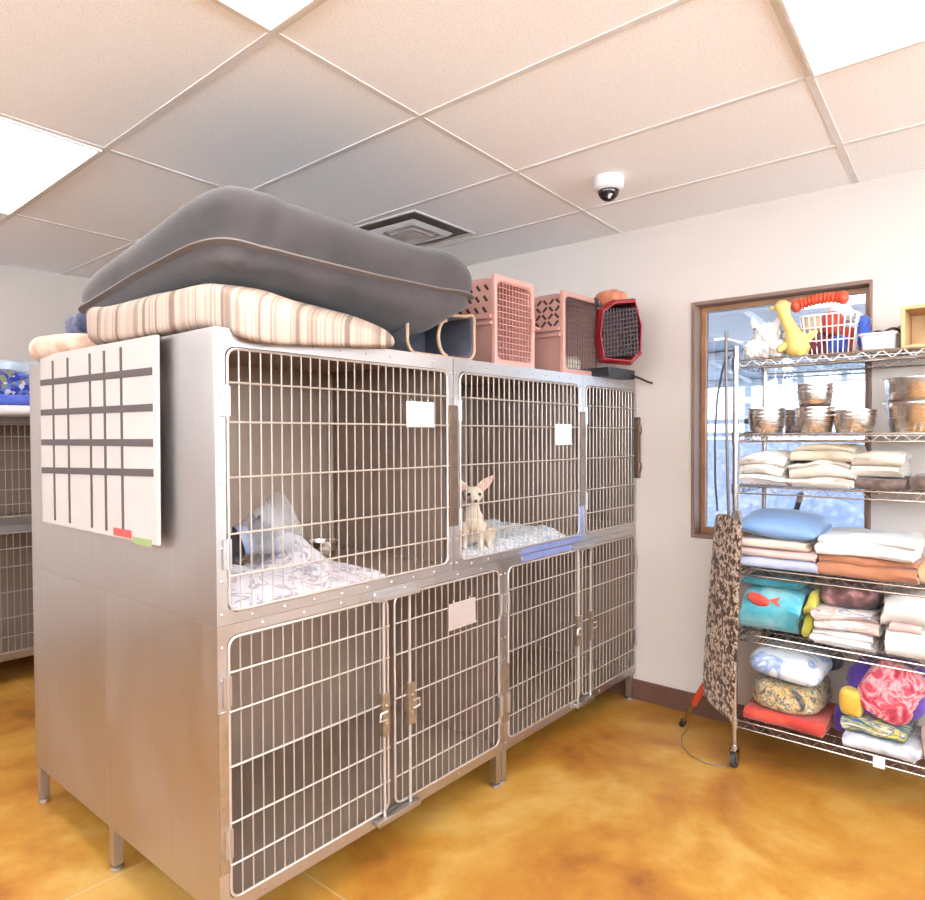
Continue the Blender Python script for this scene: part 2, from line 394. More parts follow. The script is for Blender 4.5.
def cage(x0, x1, y0, y1, z0, z1, op, label, group, doors, legs=(), divider=None, back=True, rivx=()):
    """root at the front-left-bottom corner, all coordinates local"""
    W, D, Hh = x1-x0, y1-y0, z1-z0
    t = thing('kennel_cage', (x0, y0, z0), label, 'animal cage', group)
    m = MB(); T = .012
    m.box(0, T, .003, D, 0, Hh); m.box(W-T, W, .003, D, 0, Hh); m.box(T, W-T, .003, D, Hh-T, Hh); m.box(T, W-T, .003, D-T, 0, T*2)
    m.box(T, W-T, D-T, D, 0, Hh)
    m.build('shell', 'steel', t, bevel=.0012, weld=False)
    # darker lining on the inside faces
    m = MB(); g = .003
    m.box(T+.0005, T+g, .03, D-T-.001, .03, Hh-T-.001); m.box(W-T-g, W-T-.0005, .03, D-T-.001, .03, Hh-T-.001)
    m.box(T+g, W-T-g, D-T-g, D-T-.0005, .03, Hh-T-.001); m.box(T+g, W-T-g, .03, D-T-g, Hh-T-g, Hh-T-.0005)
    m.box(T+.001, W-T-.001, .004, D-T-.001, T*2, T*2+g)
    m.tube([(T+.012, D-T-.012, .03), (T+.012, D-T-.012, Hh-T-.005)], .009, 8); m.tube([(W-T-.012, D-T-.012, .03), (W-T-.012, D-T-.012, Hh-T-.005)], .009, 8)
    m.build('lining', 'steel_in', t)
    m = MB(); a0, a1, b0, b1 = op[0]-x0, op[1]-x0, op[2]-z0, op[3]-z0
    ring_plate(m, 0, W, 0, Hh, a0, a1, b0, b1, -.003, .003)
    for zz in [Hh*k/9+.03 for k in range(9)]:
        for xx in (a0/2, (W+a1)/2): m.ball((xx, -.003, zz), (.0045, .003, .0045), 8, 4)
    for k in range(1, 9):
        m.ball((W*k/9, -.003, (Hh+b1)/2), (.0045, .003, .0045), 8, 4); m.ball((W*k/9, -.003, b0/2), (.0045, .003, .0045), 8, 4)
    m.build('front_frame', 'steel', t)
    for dr in doors:
        xa, xb, za, zb, hinge = dr[:5]
        d = wire_door(t, xa-x0, xb-x0, za-z0, zb-z0, -.004)
        hx = (xa-x0-.008) if hinge == 'L' else (xb-x0+.008)
        for zz in (.22, .8):
            z = za-z0+(zb-za)*zz; h = MB(); h.box(hx-.012, hx+.012, -.012, -.004, z-.04, z+.04); h.tube([(hx, -.012, z-.042), (hx, -.012, z+.042)], .005, 8)
            h.build('hinge', 'steel', d)
        if len(dr) > 5:        # rod latch at x
            rx = dr[5]-x0; zt, zb2 = zb-z0+.012, za-z0-.012; zm = za-z0+.335
            r = MB(); r.tube([(rx, -.014, zb2), (rx, -.014, zt)], .0055, 8); r.build('rod', 'wire', d, smooth=True)
            l = MB(); l.box(rx-.016, rx+.016, -.026, -.008, zm-.072, zm+.072)
            for q in (-.03, .03): l.ball((rx, -.027, zm+q), (.006, .005, .006), 8, 5)
            l.build('latch', 'brass', d, bevel=.002)
            l = MB(); sgn = -1 if hinge == 'L' else 1
            l.tube([(rx, -.03, zm+.012), (rx+sgn*.03, -.03, zm+.012), (rx+sgn*.034, -.03, zm-.012), (rx, -.03, zm-.016)], .004, 6)
            l.build('latch_handle', 'wire', d, smooth=True)
    for lx, ly in legs:
        m = MB(); px, py = lx-x0, ly-y0
        m.box(px-.016, px+.016, py-.016, py+.016, -z0+.02, 0); m.lathe([(.02, -z0+.0005), (.02, -z0+.012), (.008, -z0+.014), (.008, -z0+.03)], 12, Matrix.Translation((px, py, 0)), cap0=True)
        m.build('leg', 'steel', t, bevel=.001)
    return t
Y0, Y1, Y2 = 1.665, 2.368, 3.035
ZB, ZM, ZT = .148, .942, 1.744
G = 'front bank of stacked kennel cages'
cA = cage(.957, 1.924, Y0, Y1, ZM+.0005, ZT, (.987, 1.896, .972, 1.696), 'wide upper steel cage holding the dark cat in a cone', G, [(.994, 1.889, .978, 1.690, 'L')])
cB = cage(1.926, 2.874, Y0, Y1, ZM+.0005, ZT, (1.956, 2.846, .972, 1.696), 'upper steel cage holding the cream dog with big ears', G, [(1.963, 2.839, .978, 1.690, 'L')])
cC = cage(2.876, 3.448, Y0, Y1, ZM+.0005, ZT, (2.904, 3.436, .972, 1.696), 'narrow empty upper steel cage beside the wall', G, [(2.911, 3.429, .978, 1.690, 'L')])
lA = cage(.957, 2.234, Y0, Y1, ZB, ZM-.0005, (.985, 2.208, .183, .912), 'lower double-door steel cage under the cat with the cone', G,
    [(.990, 1.580, .189, .906, 'L', 1.553), (1.612, 2.202, .189, .906, 'R', 1.675)], legs=((.975, 1.69), (2.216, 1.69), (.975, 2.345), (2.216, 2.345)))
lB = cage(2.236, 3.448, Y0, Y1, ZB, ZM-.0005, (2.264, 3.436, .183, .912), 'lower double-door steel cage next to the window wall', G,
    [(2.269, 2.845, .189, .906, 'L', 2.815), (2.872, 3.431, .189, .906, 'R', 2.935)], legs=((2.254, 1.69), (3.43, 1.69), (2.254, 2.345), (3.43, 2.345)))
def brackets(t, x0, z0, xc, w):
    for z in (.918, .172):
        m = MB(); m.box(xc-w/2-x0, xc+w/2-x0, -.034, -.005, z-.012-z0, z+.008-z0); m.build('latch_bracket', 'steel', t, bevel=.002)
brackets(lA, .957, ZB, 1.61, .2); brackets(lB, 2.236, ZB, 2.865, .16)
MB().box(-.014, .014, -.003, .0005, -.13, .31).build('hinge_plate', 'brass', lA, loc=(.014, -.004, .25))  # brownish floor reflection on the lower stile, painted as a tan plate
MB().box(-.022, .022, -.004, 0, -.12, .12).build('hinge_plate', 'brass', lB, loc=(.012, -.004, .24))  # gold-brown reflection on the middle stile, painted as a tan plate
for c_, xx, h in ((cA, 1.911, .45), (cB, 2.86, .45)):
    m = MB(); x = xx-c_.location.x; m.box(x-.018, x+.028, -.014, -.004, 1.115-ZM, 1.115+h-ZM)
    for k in range(4): m.ball((x+.004, -.014, 1.16+h*.22*k-ZM), (.005, .004, .005), 8, 4)
    m.build('latch_plate', 'dkplate', c_, bevel=.002)
m = MB(); m.box(.548, .569, -.034, -.004, 1.22-ZM, 1.55-ZM); m.ball((.56, -.034, 1.28-ZM), (.012, .01, .03)); m.ball((.56, -.034, 1.48-ZM), (.012, .01, .03)); m.build('latch_plate', 'dkplate', cC, bevel=.002)
m = MB(); m.box(2.36-1.926, 2.872-1.926, -.0042, -.0032, .004, .028); m.build('film_strip', 'film', cB)  # window reflection painted on as bluish strips, here and below
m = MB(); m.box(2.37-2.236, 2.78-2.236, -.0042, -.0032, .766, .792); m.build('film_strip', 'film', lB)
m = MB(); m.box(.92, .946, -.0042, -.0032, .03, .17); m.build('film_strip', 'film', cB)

# cages standing back to back behind the front bank (their doors face the far wall)
def back_cage(z0, z1, label, legs):
    t = thing('kennel_cage', (.957, Y1+.0008, z0), label, 'animal cage', 'rear bank of stacked kennel cages')
    W, D, Hh = 2.49, Y2-Y1-.0008, z1-z0; m = MB(); T = .012
    m.box(0, T, 0, D, 0, Hh); m.box(W-T, W, 0, D, 0, Hh); m.box(T, W-T, 0, D, Hh-T, Hh); m.box(T, W-T, 0, D, 0, T); m.box(T, W-T, 0, T, T, Hh-T)
    m.box(1.24, 1.26, T, D, T, Hh-T)
    m.build('shell', 'steel', t, bevel=.0012, weld=False)
    m = MB(); ring_plate(m, 0, 1.25, 0, Hh, .03, 1.22, .035, Hh-.04, D-.003, D+.003); ring_plate(m, 1.25, W, 0, Hh, 1.28, W-.03, .035, Hh-.04, D-.003, D+.003); m.build('front_frame', 'steel', t)
    for a in (.04, 1.29): wire_door(t, a, a+1.16, .042, Hh-.048, D+.004)
    for lx, ly in legs:
        m = MB(); m.box(lx-.016, lx+.016, ly-.016, ly+.016, -z0+.02, 0); m.lathe([(.02, -z0+.0005), (.02, -z0+.012), (.008, -z0+.014), (.008, -z0+.03)], 12, Matrix.Translation((lx, ly, 0)), cap0=True); m.build('leg', 'steel', t, bevel=.001)
    return t
back_cage(ZM+.0005, ZT-.006, 'upper rear cage, plain end panel behind the hung lattice board', ())
back_cage(ZB, ZM-.0005, 'lower rear cage, plain steel end panel below the lattice board', ((.018, .64), (2.47, .64)))

# far bank along the back wall
FG = 'far bank of kennel cages by the back wall'
FX0, FX1, FY = .62, 1.86, 4.575
cage(FX0, FX1, FY, 5.08, .94, 1.575, (FX0+.03, FX1-.03, .985, 1.535), 'distant upper cage below the blue blankets at the left edge', FG, [(FX0+.036, FX1-.036, .991, 1.529, 'L')])
cage(FX0, FX1, FY, 5.08, .15, .939, (FX0+.03, FX1-.03, .19, .90), 'distant lower cage standing on the floor at the left edge', FG, [(FX0+.036, FX1-.036, .196, .894, 'L')], legs=((FX0+.02, FY+.03), (FX1-.02, FY+.03), (FX0+.02, 5.05), (FX1-.02, 5.05)))

# ------------------------------------------------------------------ cards on the doors, lattice board
def card(x0, x1, z0, z1, y, label, mat='paper'):
    t = thing('cage_card', ((x0+x1)/2, y, z0), label, 'card', 'cards clipped to the cage doors')
    w_, h = (x1-x0)/2, z1-z0
    m = MB(); m.box(-w_, w_, -.0015, .0015, 0, h); m.build('sheet', mat, t)
    for s_ in (-1, 1): MB().tube([(s_*w_*.6, 0, h), (s_*w_*.6, .006, h+.008)], .002, 5).build('clip', 'wire', t)
    m = MB(); m.box(-w_-.003, w_+.003, -.004, .002, -.005, .003); m.build('clip_rail', 'wire', t)
card(1.663, 1.80, 1.487, 1.572, 1.648, 'white card on the door of the widest upper cage')
card(2.611, 2.75, 1.414, 1.504, 1.648, 'white card on the door of the dog\'s cage')
card(1.877, 2.035, .735, .828, 1.648, 'pinkish grey card holder on a lower cage door', 'graytag')

M['board'] = plain('board_white', 'c6bbb4', .6, 0, .05, 5)
M['tape'] = plain('dark_tape', '564a48', .7)
M['redpap'] = plain('red_scrap', 'c05048', .8); M['grnpap'] = plain('green_scrap', '97a36c', .8)
t = thing('lattice_board', (.925, 2.375, 1.14), 'off-white board with dark tape lattice hung on the cage end panel', 'board', rot=(0, 0, 0))
m = MB(); m.add([(x, y, z) for x in (-.006, .006) for y, z in ((-.462, 0), (.432, .0), (.432, .612), (-.468, .602))], [(0, 1, 2, 3), (7, 6, 5, 4), (0, 4, 5, 1), (1, 5, 6, 2), (2, 6, 7, 3), (3, 7, 4, 0)])
m.build('panel', 'board', t, bevel=.002)
for za, zb_ in ((.512, .500), (.403, .396), (.294, .295), (.191, .209)):
    m = MB(); m.add([(x, y, z+dz) for x in (-.0085, -.006) for y, z, dz in ((.424, za, -.011), (-.445, zb_, -.011), (-.445, zb_, .011), (.424, za, .011))], [(0, 1, 2, 3), (7, 6, 5, 4), (0, 4, 5, 1), (1, 5, 6, 2), (2, 6, 7, 3), (3, 7, 4, 0)]); m.build('tape_strip', 'tape', t)
for yy in (.305, .170, -.015, -.125, -.245):
    m = MB(); m.box(-.0078, -.006, yy-.007, yy+.007, .015, .585); m.build('tape_strip', 'tape', t)
m = MB(); m.box(.006, .031, -.38, -.34, .40, .52); m.box(.006, .031, .34, .38, .40, .52); m.build('bracket', 'dkplate', t)
m = MB(); m.cur = 0; m.box(-.0086, -.006, -.30, -.18, .006, .03); m.cur = 1; m.box(-.0086, -.006, -.43, -.31, -.006, .014); m.build('torn_label', ['redpap', 'grnpap'], t)

# ------------------------------------------------------------------ soft things
def slab_pts(u, n=5):   # superellipse unit outline
    a = 2*PI*u; c, s = math.cos(a), math.sin(a)
    return (math.copysign(abs(c)**(2/n), c), math.copysign(abs(s)**(2/n), s))
def cushion(a, b, hu, hd, n=5, eu=.5, ed=.5, nu=64, nvv=14, deform=None, ez=.85):
    """two-panel cushion round a seam at z=0"""
    m = MB()
    def f(u, v):
        ph = (v*2-1)*PI/2
        cx, cy = slab_pts(u, n); k = max(0, math.cos(ph))**(eu if ph > 0 else ed)
        z = (hu if ph > 0 else abs(hd))*math.copysign(abs(math.sin(ph))**ez, ph)
        p = Vector((a*cx*k, b*cy*k, z))
        return deform(p, u, v) if deform else p
    m.surf(f, nu, nvv*2+1, closed_u=True)
    return m
def folded(name, mat, loc, w, d, th, n, label, cat, group=None, seed=0, rz=0, amp=.006, parent=None, first='F', sx=0):
    """a length of cloth folded back and forth, folds towards -X; origin at the middle of the bottom"""
    r = th/2; path = []
    xf, xb = -d/2+th, d/2-th
    fwd = (first == 'F')
    for i in range(n):
        z = (i+.5)*th; xs = [xb+(xf-xb)*k/9 for k in range(10)]
        if not fwd: xs.reverse()
        path += [(x, z) for x in xs]
        if i < n-1:
            s = -1 if fwd else 1; cx = xf if fwd else xb
            path += [(cx+s*r*math.sin(PI*k/7), (i+1)*th-r*math.cos(PI*k/7)) for k in range(1, 7)]
        fwd = not fwd
    pts = [Vector((x, z)) for x, z in path]; L = []; R = []
    for i, p in enumerate(pts):
        t = (pts[min(i+1, len(pts)-1)]-pts[max(i-1, 0)]).normalized(); nn = Vector((-t.y, t.x))*r*.97
        L.append(p+nn); R.append(p-nn)
    e0 = (pts[0]-pts[1]).normalized()*r*.6; e1 = (pts[-1]-pts[-2]).normalized()*r*.6
    loop = L+[pts[-1]+e1]+R[::-1]+[pts[0]+e0]
    ny = max(8, int(w/.022)); K = len(loop); m = MB(); vs = []
    H = n*th
    for j in range(ny+1):
        tt = j/ny*2-1; y = tt*w/2
        for p in loop:
            q = Vector((p.x, y, p.y))
            l = int(p.y/th-1e-6)
            yy = y*(1+.10*nz((l*3.3, 0, seed), 1.0, seed)) + .022*nz((l*1.7, p.x*3, 5), 1, seed)
            dv = nv((p.x*1.2, yy, p.y*1.6), 7, seed)*amp + nv((p.x, yy, p.y), 22, seed+3)*amp*.35
            crown = -.10*H*(tt**4)*(p.y/H)
            q = Vector((p.x+dv.x+sx*p.y+1.4*amp*nz((0, yy*1.6, l*2.3), 4, seed), yy+dv.y*.6, max(0, p.y+dv.z*.9*(p.y/H)**.4+crown)))
            vs.append(q)
    fs = [(j*K+i, j*K+(i+1) % K, (j+1)*K+(i+1) % K, (j+1)*K+i) for j in range(ny) for i in range(K)]
    fs += [tuple(range(K-1, -1, -1)), tuple(range(ny*K, (ny+1)*K))]
    m.add(vs, fs)
    o = m.build(name, mat, parent, smooth=60, loc=loc, rot=(0, 0, rz))
    if label: tag(o, label, cat, group)
    return o
def blob(name, mat, loc, sx, sy, sz, label, cat, group=None, seed=0, amp=.02, f=6, n=4.0, rz=0, parent=None, flat=.0, ridges=.5):
    """crumpled cloth lump resting on z=0"""
    m = MB()
    def fn(u, v):
        th = PI*v; a = 2*PI*u
        d = Vector((math.sin(th)*math.cos(a), math.sin(th)*math.sin(a), math.cos(th)))
        k = (abs(d.x)**n+abs(d.y)**n+abs(d.z)**n)**(-1/n); p = Vector((d.x*k*sx/2, d.y*k*sy/2, d.z*k*sz/2))
        r1 = (1-abs(nz(p, f, seed)*2))*amp*ridges+nz(p, f*.6, seed+2)*amp
        r2 = (1-abs(nz((p.x, p.y*1.3, p.z*2.2), f*2.2, seed+4)*2))*amp*.5*ridges
        p += d*(r1+r2); p.z = max(0, p.z+sz/2)
        return p
    m.surf(fn, 56, 33, closed_u=True)
    o = m.build(name, mat, parent, smooth=True, loc=loc, rot=(0, 0, rz))
    if label: tag(o, label, cat, group)
    return o
def drape(name, mat, loc, w, d, hf, label, cat, group=None, thick=.012, seed=0, nx=44, ny=30, edge=.03, rz=0, parent=None):
    """loose cloth spread out; hf(u,v) gives its height"""
    m = MB(); top = []; 
    def P(u, v, k):
        x = (u-.5)*w; y = (v-.5)*d
        e = Vector((nz((x, y, 0), 4, seed), nz((x, y, 3), 4, seed), 0))*edge
        h = hf(u, v)*min(1, .1+v/.16)
        return Vector((x+e.x, max(-d/2, y+e.y), max(0, h)+(thick if k else 0)))
    g = [[P(i/nx, j/ny, 1) for i in range(nx+1)] for j in range(ny+1)]; g2 = [[P(i/nx, j/ny, 0) for i in range(nx+1)] for j in range(ny+1)]
    vs = [p for r in g for p in r]+[p for r in g2 for p in r]; A = (nx+1)*(ny+1); fs = []
    for j in range(ny):
        for i in range(nx):
            q = j*(nx+1)+i; fs.append((q, q+1, q+nx+2, q+nx+1)); fs.append((A+q, A+q+nx+1, A+q+nx+2, A+q+1))
    for i in range(nx):
        fs.append((i, A+i, A+i+1, i+1)); q = ny*(nx+1)+i; fs.append((q, q+1, A+q+1, A+q))
    for j in range(ny):
        q = j*(nx+1); fs.append((q, q+nx+1, A+q+nx+1, A+q)); q += nx; fs.append((q, A+q, A+q+nx+1, q+nx+1))
    m.add(vs, fs)
    o = m.build(name, mat, parent, smooth=True, loc=loc, rot=(0, 0, rz))
    if label: tag(o, label, cat, group)
    return o

# grey dog-bed cushion on top of the cages
M['greybed'] = cloth('grey_canvas', [(.3, '3b3435'), (.7, '4f4645')], 5)
M['welt'] = plain('grey_welt', '6f645f', .85, 0, .05, 12, .2)
BA, BB = .545, .49
def bed_def(p, u, v):
    a, b = p.x/BA, p.y/BB        # -1..1 from left end to right end, front (-) to back (+)
    q = p.copy()
    back = max(0, (b+.4)/1.4); right = max(0, a)
    if p.z > 0: q.z *= 1-.25*back*(1-right)
    else: q.z *= .62+.60*math.exp(-((a-.42)/.42)**2)*(1-.3*back)+.1*right-.45*max(0, a-.62)/.38        # thin over the mat, sagging past its end
    q.z += .005*nz((a, b, 0), 2, 3)-.075*back*(1-.5*right)+.018*right*(1-back)
    ca, cb = a+.97, b+.97                                     # pinched front-left corner
    cd = math.hypot(ca, cb)
    if p.z > -.01: q.z += .034*math.exp(-(cd/.5)**2)*(1 if p.z > .05 else .3)
    g = math.exp(-(cd/.11)**2)*math.exp(-((p.z-.03)/.022)**2)
    rad = Vector((p.x/BA, p.y/BB, 0)).normalized() if p.xy.length > 1e-5 else Vector()
    q -= rad*.05*g
    if 0 < p.z: q += rad*.018*math.sin(min(1, p.z/.16)*PI)*(1-.3*back)
    # long soft creases running off the corner
    for (da, w_, am) in ((.22, .045, .020), (.5, .06, .016), (.85, .08, .010)):
        d = a+1-da-(b+1)*.35-p.z*1.2
        q -= rad*am*math.exp(-(d/w_)**2)*math.exp(-(cd/.9)**2)*(1 if p.z > 0 else .4)
    q += Vector((0, 0, 1))*nz(p, 5, 2)*.008+nv(p, 9, 5)*.004
    return q
t = thing('dog_bed_cushion', (1.518, 2.135, 1.963), 'big dark grey cushion lying across the striped mat', 'pet bed')
cushion(BA, BB, .192, -.125, 11, .27, .34, 200, 22, bed_def, .52).build('cover', 'greybed', t, smooth=True)
m = MB(); vs = []; K_ = 160
for i in range(K_):
    sx_, sy_ = slab_pts(i/K_, 11)
    for e, dz in ((.985, .004), (1.03, .012), (1.035, .006), (.985, -.006)): vs.append(bed_def(Vector((BA*e*sx_, BB*e*sy_, 0)), 0, .5)+Vector((0, 0, dz)))
m.add(vs, [(i*4+k, i*4+(k+1) % 4, ((i+1) % K_)*4+(k+1) % 4, ((i+1) % K_)*4+k) for i in range(K_) for k in range(4)])
m.build('welt', 'welt', t, smooth=True)

# striped mat
def stripe_mat():
    m, nt, b = nmat('striped_ticking'); v = coords(nt)
    tc = N(nt, 'ShaderNodeTexCoord'); sp = N(nt, 'ShaderNodeSeparateXYZ'); nt.links.new(tc.outputs['Object'], sp.inputs[0])
    a = N(nt, 'ShaderNodeMath', operation='ADD'); nt.links.new(sp.outputs['X'], a.inputs[0])
    s = N(nt, 'ShaderNodeMath', operation='SUBTRACT'); nt.links.new(sp.outputs['X'], s.inputs[0]); nt.links.new(sp.outputs['Y'], s.inputs[1])
    cv = N(nt, 'ShaderNodeCombineXYZ'); nt.links.new(s.outputs[0], cv.inputs[0])
    f1 = tex(nt, cv.outputs[0], 16, 2, .6); f2 = tex(nt, cv.outputs[0], 70, 1, .5)
    mm = N(nt, 'ShaderNodeMath', operation='MULTIPLY_ADD'); mm.inputs[1].default_value = .35; nt.links.new(f2, mm.inputs[0]); nt.links.new(f1, mm.inputs[2])
    c = ramp(nt, mm.outputs[0], [(.44, hexc('5f4d44')), (.52, hexc('7f695c')), (.60, hexc('937d70')), (.68, hexc('a69384')), (.78, hexc('725d53'))])
    nt.links.new(c, b.inputs['Base Color']); b.inputs['Roughness'].default_value = .9; bump(nt, b, tex(nt, v, 180, 2), .3, .004); return m
M['ticking'] = stripe_mat()
def mat_def(p, u, v):
    a, b = p.x/.345, p.y/.435; q = p.copy()
    right = max(0, (a+.3)/1.3); front = max(0, -b-.6)/.4; left = max(0, -a-.8)/.2; mid = math.exp(-((b-.25)/.4)**2)
    q.z *= 1-.52*right*front-.15*right
    q.z -= .022*right
    q.z -= .050*front**1.5*(1-.45*right) + .026*left*mid
    q.z += .035*max(0, b-.3)*left
    if a < 0: q.x += .085*(-a)*max(0, -b)
    if a < -.5 and q.z < 0: q.z -= .008*front
    if q.z > 0: q.z -= .01*math.exp(-(a/.3)**2)*front
    return q+nv(p, 6, 4)*.009+nv(p, 16, 6)*.003
t = cushion(.345, .445, .078, -.062, 9, .26, .26, 120, 18, mat_def, .42).build('striped_mat', 'ticking', None, smooth=True, loc=(1.262, 2.035, 1.809))
tag(t, 'cream and brown striped mat sagging over the cage edge', 'pet mat')

# padded bed behind the mat
M['peach'] = cloth('peach_plush', [(.35, 'd9a98c'), (.65, 'efcdb3')], 20); M['bluegrey'] = cloth('blue_grey_fleece', [(.35, '8fa0bd'), (.65, 'c6cfdf')], 14)
M['navy'] = cloth('navy_cloth', [(.4, '2a2f49'), (.6, '55597a')], 25)
t = thing('small_pet_bed', (1.12, 2.78, 1.739), 'small peach padded pet bed with a blue inside, behind striped mat', 'pet bed')
m = MB(); m.tube([(.19*math.cos(2*PI*i/40)*1.0, .23*math.sin(2*PI*i/40), .043) for i in range(40)], [.042+.004*nz((i, 0, 0), .6) for i in range(40)], 12, closed=True); m.build('bolster', 'peach', t, smooth=True)
m = MB(); m.ball((0, 0, .052), (.165, .2, .045), 24, 10); m.build('inner_pad', 'bluegrey', t, smooth=True)
o = blob('folded_cloth', 'navy', (1.09, 2.745, 1.838), .16, .19, .075, 'crumpled navy cloth lying in the small peach pet bed', 'cloth', seed=5, amp=.012, f=11)

# soft navy carrier with tan piping
M['navy2'] = cloth('navy_canvas', [(.4, '454450'), (.6, '575562')], 12); M['tan'] = plain('tan_piping', 'b9977a', .7, 0, .1, 30, .2); M['brownmesh'] = cloth('brown_cloth', [(.4, '4a3531'), (.6, '76574c')], 14)
t = thing('soft_pet_carrier', (1.86, 1.70, 1.745), 'navy soft-sided pet carrier with tan piping under the grey cushion', 'pet carrier')
sec = [(x, z+(.052*max(0, (x-.10)/.13)**2 if z > .08 else 0)) for x, z in rrect(-.14, .235, .004, .148, .045, 8)]
m = MB(); k = len(sec); vs = [(x, y, z) for y in (.0, .3) for x, z in sec]; m.add(vs, [(i, (i+1) % k, k+(i+1) % k, k+i) for i in range(k)]+[tuple(range(k, 2*k))]); 
sec2 = [(.045+(x-.045)*.93, .077+(z-.077)*.9) for x, z in sec]; vs = [(x, 0, z) for x, z in sec]+[(x, 0.005, z) for x, z in sec2]+[(x, .29, z) for x, z in sec2]
m.add(vs, [(i, (i+1) % k, k+(i+1) % k, k+i) for i in range(k)]+[(k+i, k+(i+1) % k, 2*k+(i+1) % k, 2*k+i) for i in range(k)]); m.build('body', 'navy2', t, smooth=True)
m = MB(); m.tube([(x, -.002, z) for x, z in sec], .0062, 8, closed=True); m.build('piping', 'tan', t, smooth=True)
m = MB(); m.tube([(.075+.045*math.cos(PI*(.5+i/14)), .004, .077+.066*math.sin(PI*(.5+i/14))) for i in range(15)], .007, 8); m.build('piping', 'tan', t, smooth=True)
m = MB(); m.box(-.135, .225, .25, .262, .01, .14); m.build('inner_wall', 'navy2', t)
o = folded('rolled_cloth', 'brownmesh', (1.655, 1.83, 1.746), .2, .12, .024, 2, 'brown rolled cloth squeezed between striped mat and navy carrier', 'cloth', seed=2, rz=PI/2, amp=.003)

# ------------------------------------------------------------------ hard carriers
M['pink'] = plain('pink_plastic', 'd9a093', .45, 0, .04); M['pink2'] = plain('dusty_pink_plastic', 'd09a8d', .45, 0, .04)
M['pinkwire'] = plain('pink_coated_wire', 'cf9085', .4, .0, .04); M['greywire'] = plain('grey_wire', '6d615e', .4, .6, .04)
M['red'] = plain('red_plastic', 'a5202c', .4, 0, .06); M['dkgrey'] = plain('dark_grey_plastic', '4f474b', .5); M['dkred'] = plain('dark_red_fabric', '6a2630', .8); M['slot'] = plain('vent_slot', '4a302c', .8)
def half_shell(m, w, d, z0, z1, up, th=.006, taper=.02, flange=True):
    """U or arch section extruded along Y; front open"""
    r = .045; k = 5
    if not up: path = [(-w/2, z1)]+[(-w/2+taper+r-r*math.cos(PI/2*i/k), z0+r-r*math.sin(PI/2*i/k)) for i in range(k+1)]+[(w/2-taper-r+r*math.sin(PI/2*i/k), z0+r-r*math.cos(PI/2*i/k)) for i in range(k+1)]+[(w/2, z1)]
    else: path = [(-w/2, z0)]+[(-w/2+taper+r-r*math.cos(PI/2*i/k), z1-r+r*math.sin(PI/2*i/k)) for i in range(k+1)]+[(w/2-taper-r+r*math.sin(PI/2*i/k), z1-r+r*math.cos(PI/2*i/k)) for i in range(k+1)]+[(w/2, z0)]
    n = len(path); zc = (z0+z1)/2
    inn = [(x*(1-2*th/w), (z+th if not up else z-th) if 0 < i < n-1 else z) for i, (x, z) in enumerate(path)]
    vs = []; 
    for sec, ys in ((path, (0, d)), (inn, (0, d-th))):
        for y in ys: vs += [(x, y, z) for x, z in sec]
    fs = []
    for i in range(n-1):
        fs += [(i, i+1, n+i+1, n+i), (2*n+i, 3*n+i, 3*n+i+1, 2*n+i+1), (i, 2*n+i, 2*n+i+1, i+1)]
    fs += [tuple(range(n, 2*n)), tuple(range(4*n-1, 3*n-1, -1)), (0, n, 3*n, 2*n), (n-1, 3*n-1, 4*n-1, 2*n-1)]
    m.add(vs, fs)
def hard_carrier(loc, rz, w, d, h, label, shell, wire, slots, group='hard pet carriers on top of the cages'):
    t = thing('pet_carrier', loc, label, 'pet carrier', group, rz)
    zm = h*.52
    m = MB(); half_shell(m, w, d, 0, zm, False); m.build('lower_shell', shell, t, smooth=40, bevel=.002)
    m = MB(); half_shell(m, w*1.03, d*1.005, zm+.002, h, True); m.build('upper_shell', shell, t, smooth=40, bevel=.002)
    m = MB()                        # rolled flanges where the halves meet
    for z, ww in ((zm-.018, w*1.05), (zm+.008, w*1.09)):
        for s in (-1, 1): m.box(s*ww/2-.006, s*ww/2+.006, -.004, d+.006, z-.008, z+.008)
        m.box(-ww/2, ww/2, d, d+.01, z-.008, z+.008)
    m.build('flange', shell, t, bevel=.003)
    # front surround
    m = MB(); ring_plate(m, -w*.52, w*.52, .0, h*1.0, -w*.455, w*.455, h*.07, h*.94, -.02, 0, .03); m.build('front_surround', shell, t, bevel=.003)
    m = MB(); ha, hb = h*.075, h*.935; wa = w*.45
    m.tube([(x, -.012, z) for x, z in rrect(-wa, wa, ha, hb, .03)], .0035, 6, closed=True)
    nx, nzz = int(2*wa/.022), int((hb-ha)/.024)
    for i in range(1, nx): x = -wa+2*wa*i/nx; m.tube([(x, -.012, ha), (x, -.012, hb)], .0018, 5)
    for i in range(1, nzz): z = ha+(hb-ha)*i/nzz; m.tube([(-wa, -.0135, z), (wa, -.0135, z)], .0018, 5)
    dd = m.build('door', wire, t, smooth=True)
    m = MB(); m.box(w*.40, w*.47, -.032, -.02, h*.45, h*.6); m.tube([(w*.44, -.03, h*.5), (w*.52, -.045, h*.48)], .006, 6); m.build('latch', shell, dd, bevel=.002)
    # vent slots: raised dark boxes, hole shade put into their colour
    for s in (-1, 1):
        for (yy, zz, ang) in slots:
            v = MB(); v.box(-.0022, .0022, -.016, .016, -.006, .006, Matrix.Translation((s*(w*.515-.0206*zz*(h-zm)/(h-zm-.045)), yy*d, zm+zz*(h-zm)))@Matrix.Rotation(ang, 4, 'X')); v.build('vent', 'slot', t)
    m = MB(); m.tube([(0, d*.3, h), (0, d*.33, h+.022), (0, d*.6, h+.022), (0, d*.63, h)], .01, 8); m.build('handle', shell, t, smooth=True)
    return t
sl1 = [(.10+.11*i, .22+.26*j, .9) for i in range(7) for j in range(3)]
sl2 = [(.06+.09*i, .20+.19*j, .8 if (i+j) % 2 else -.8) for i in range(10) for j in range(4)]
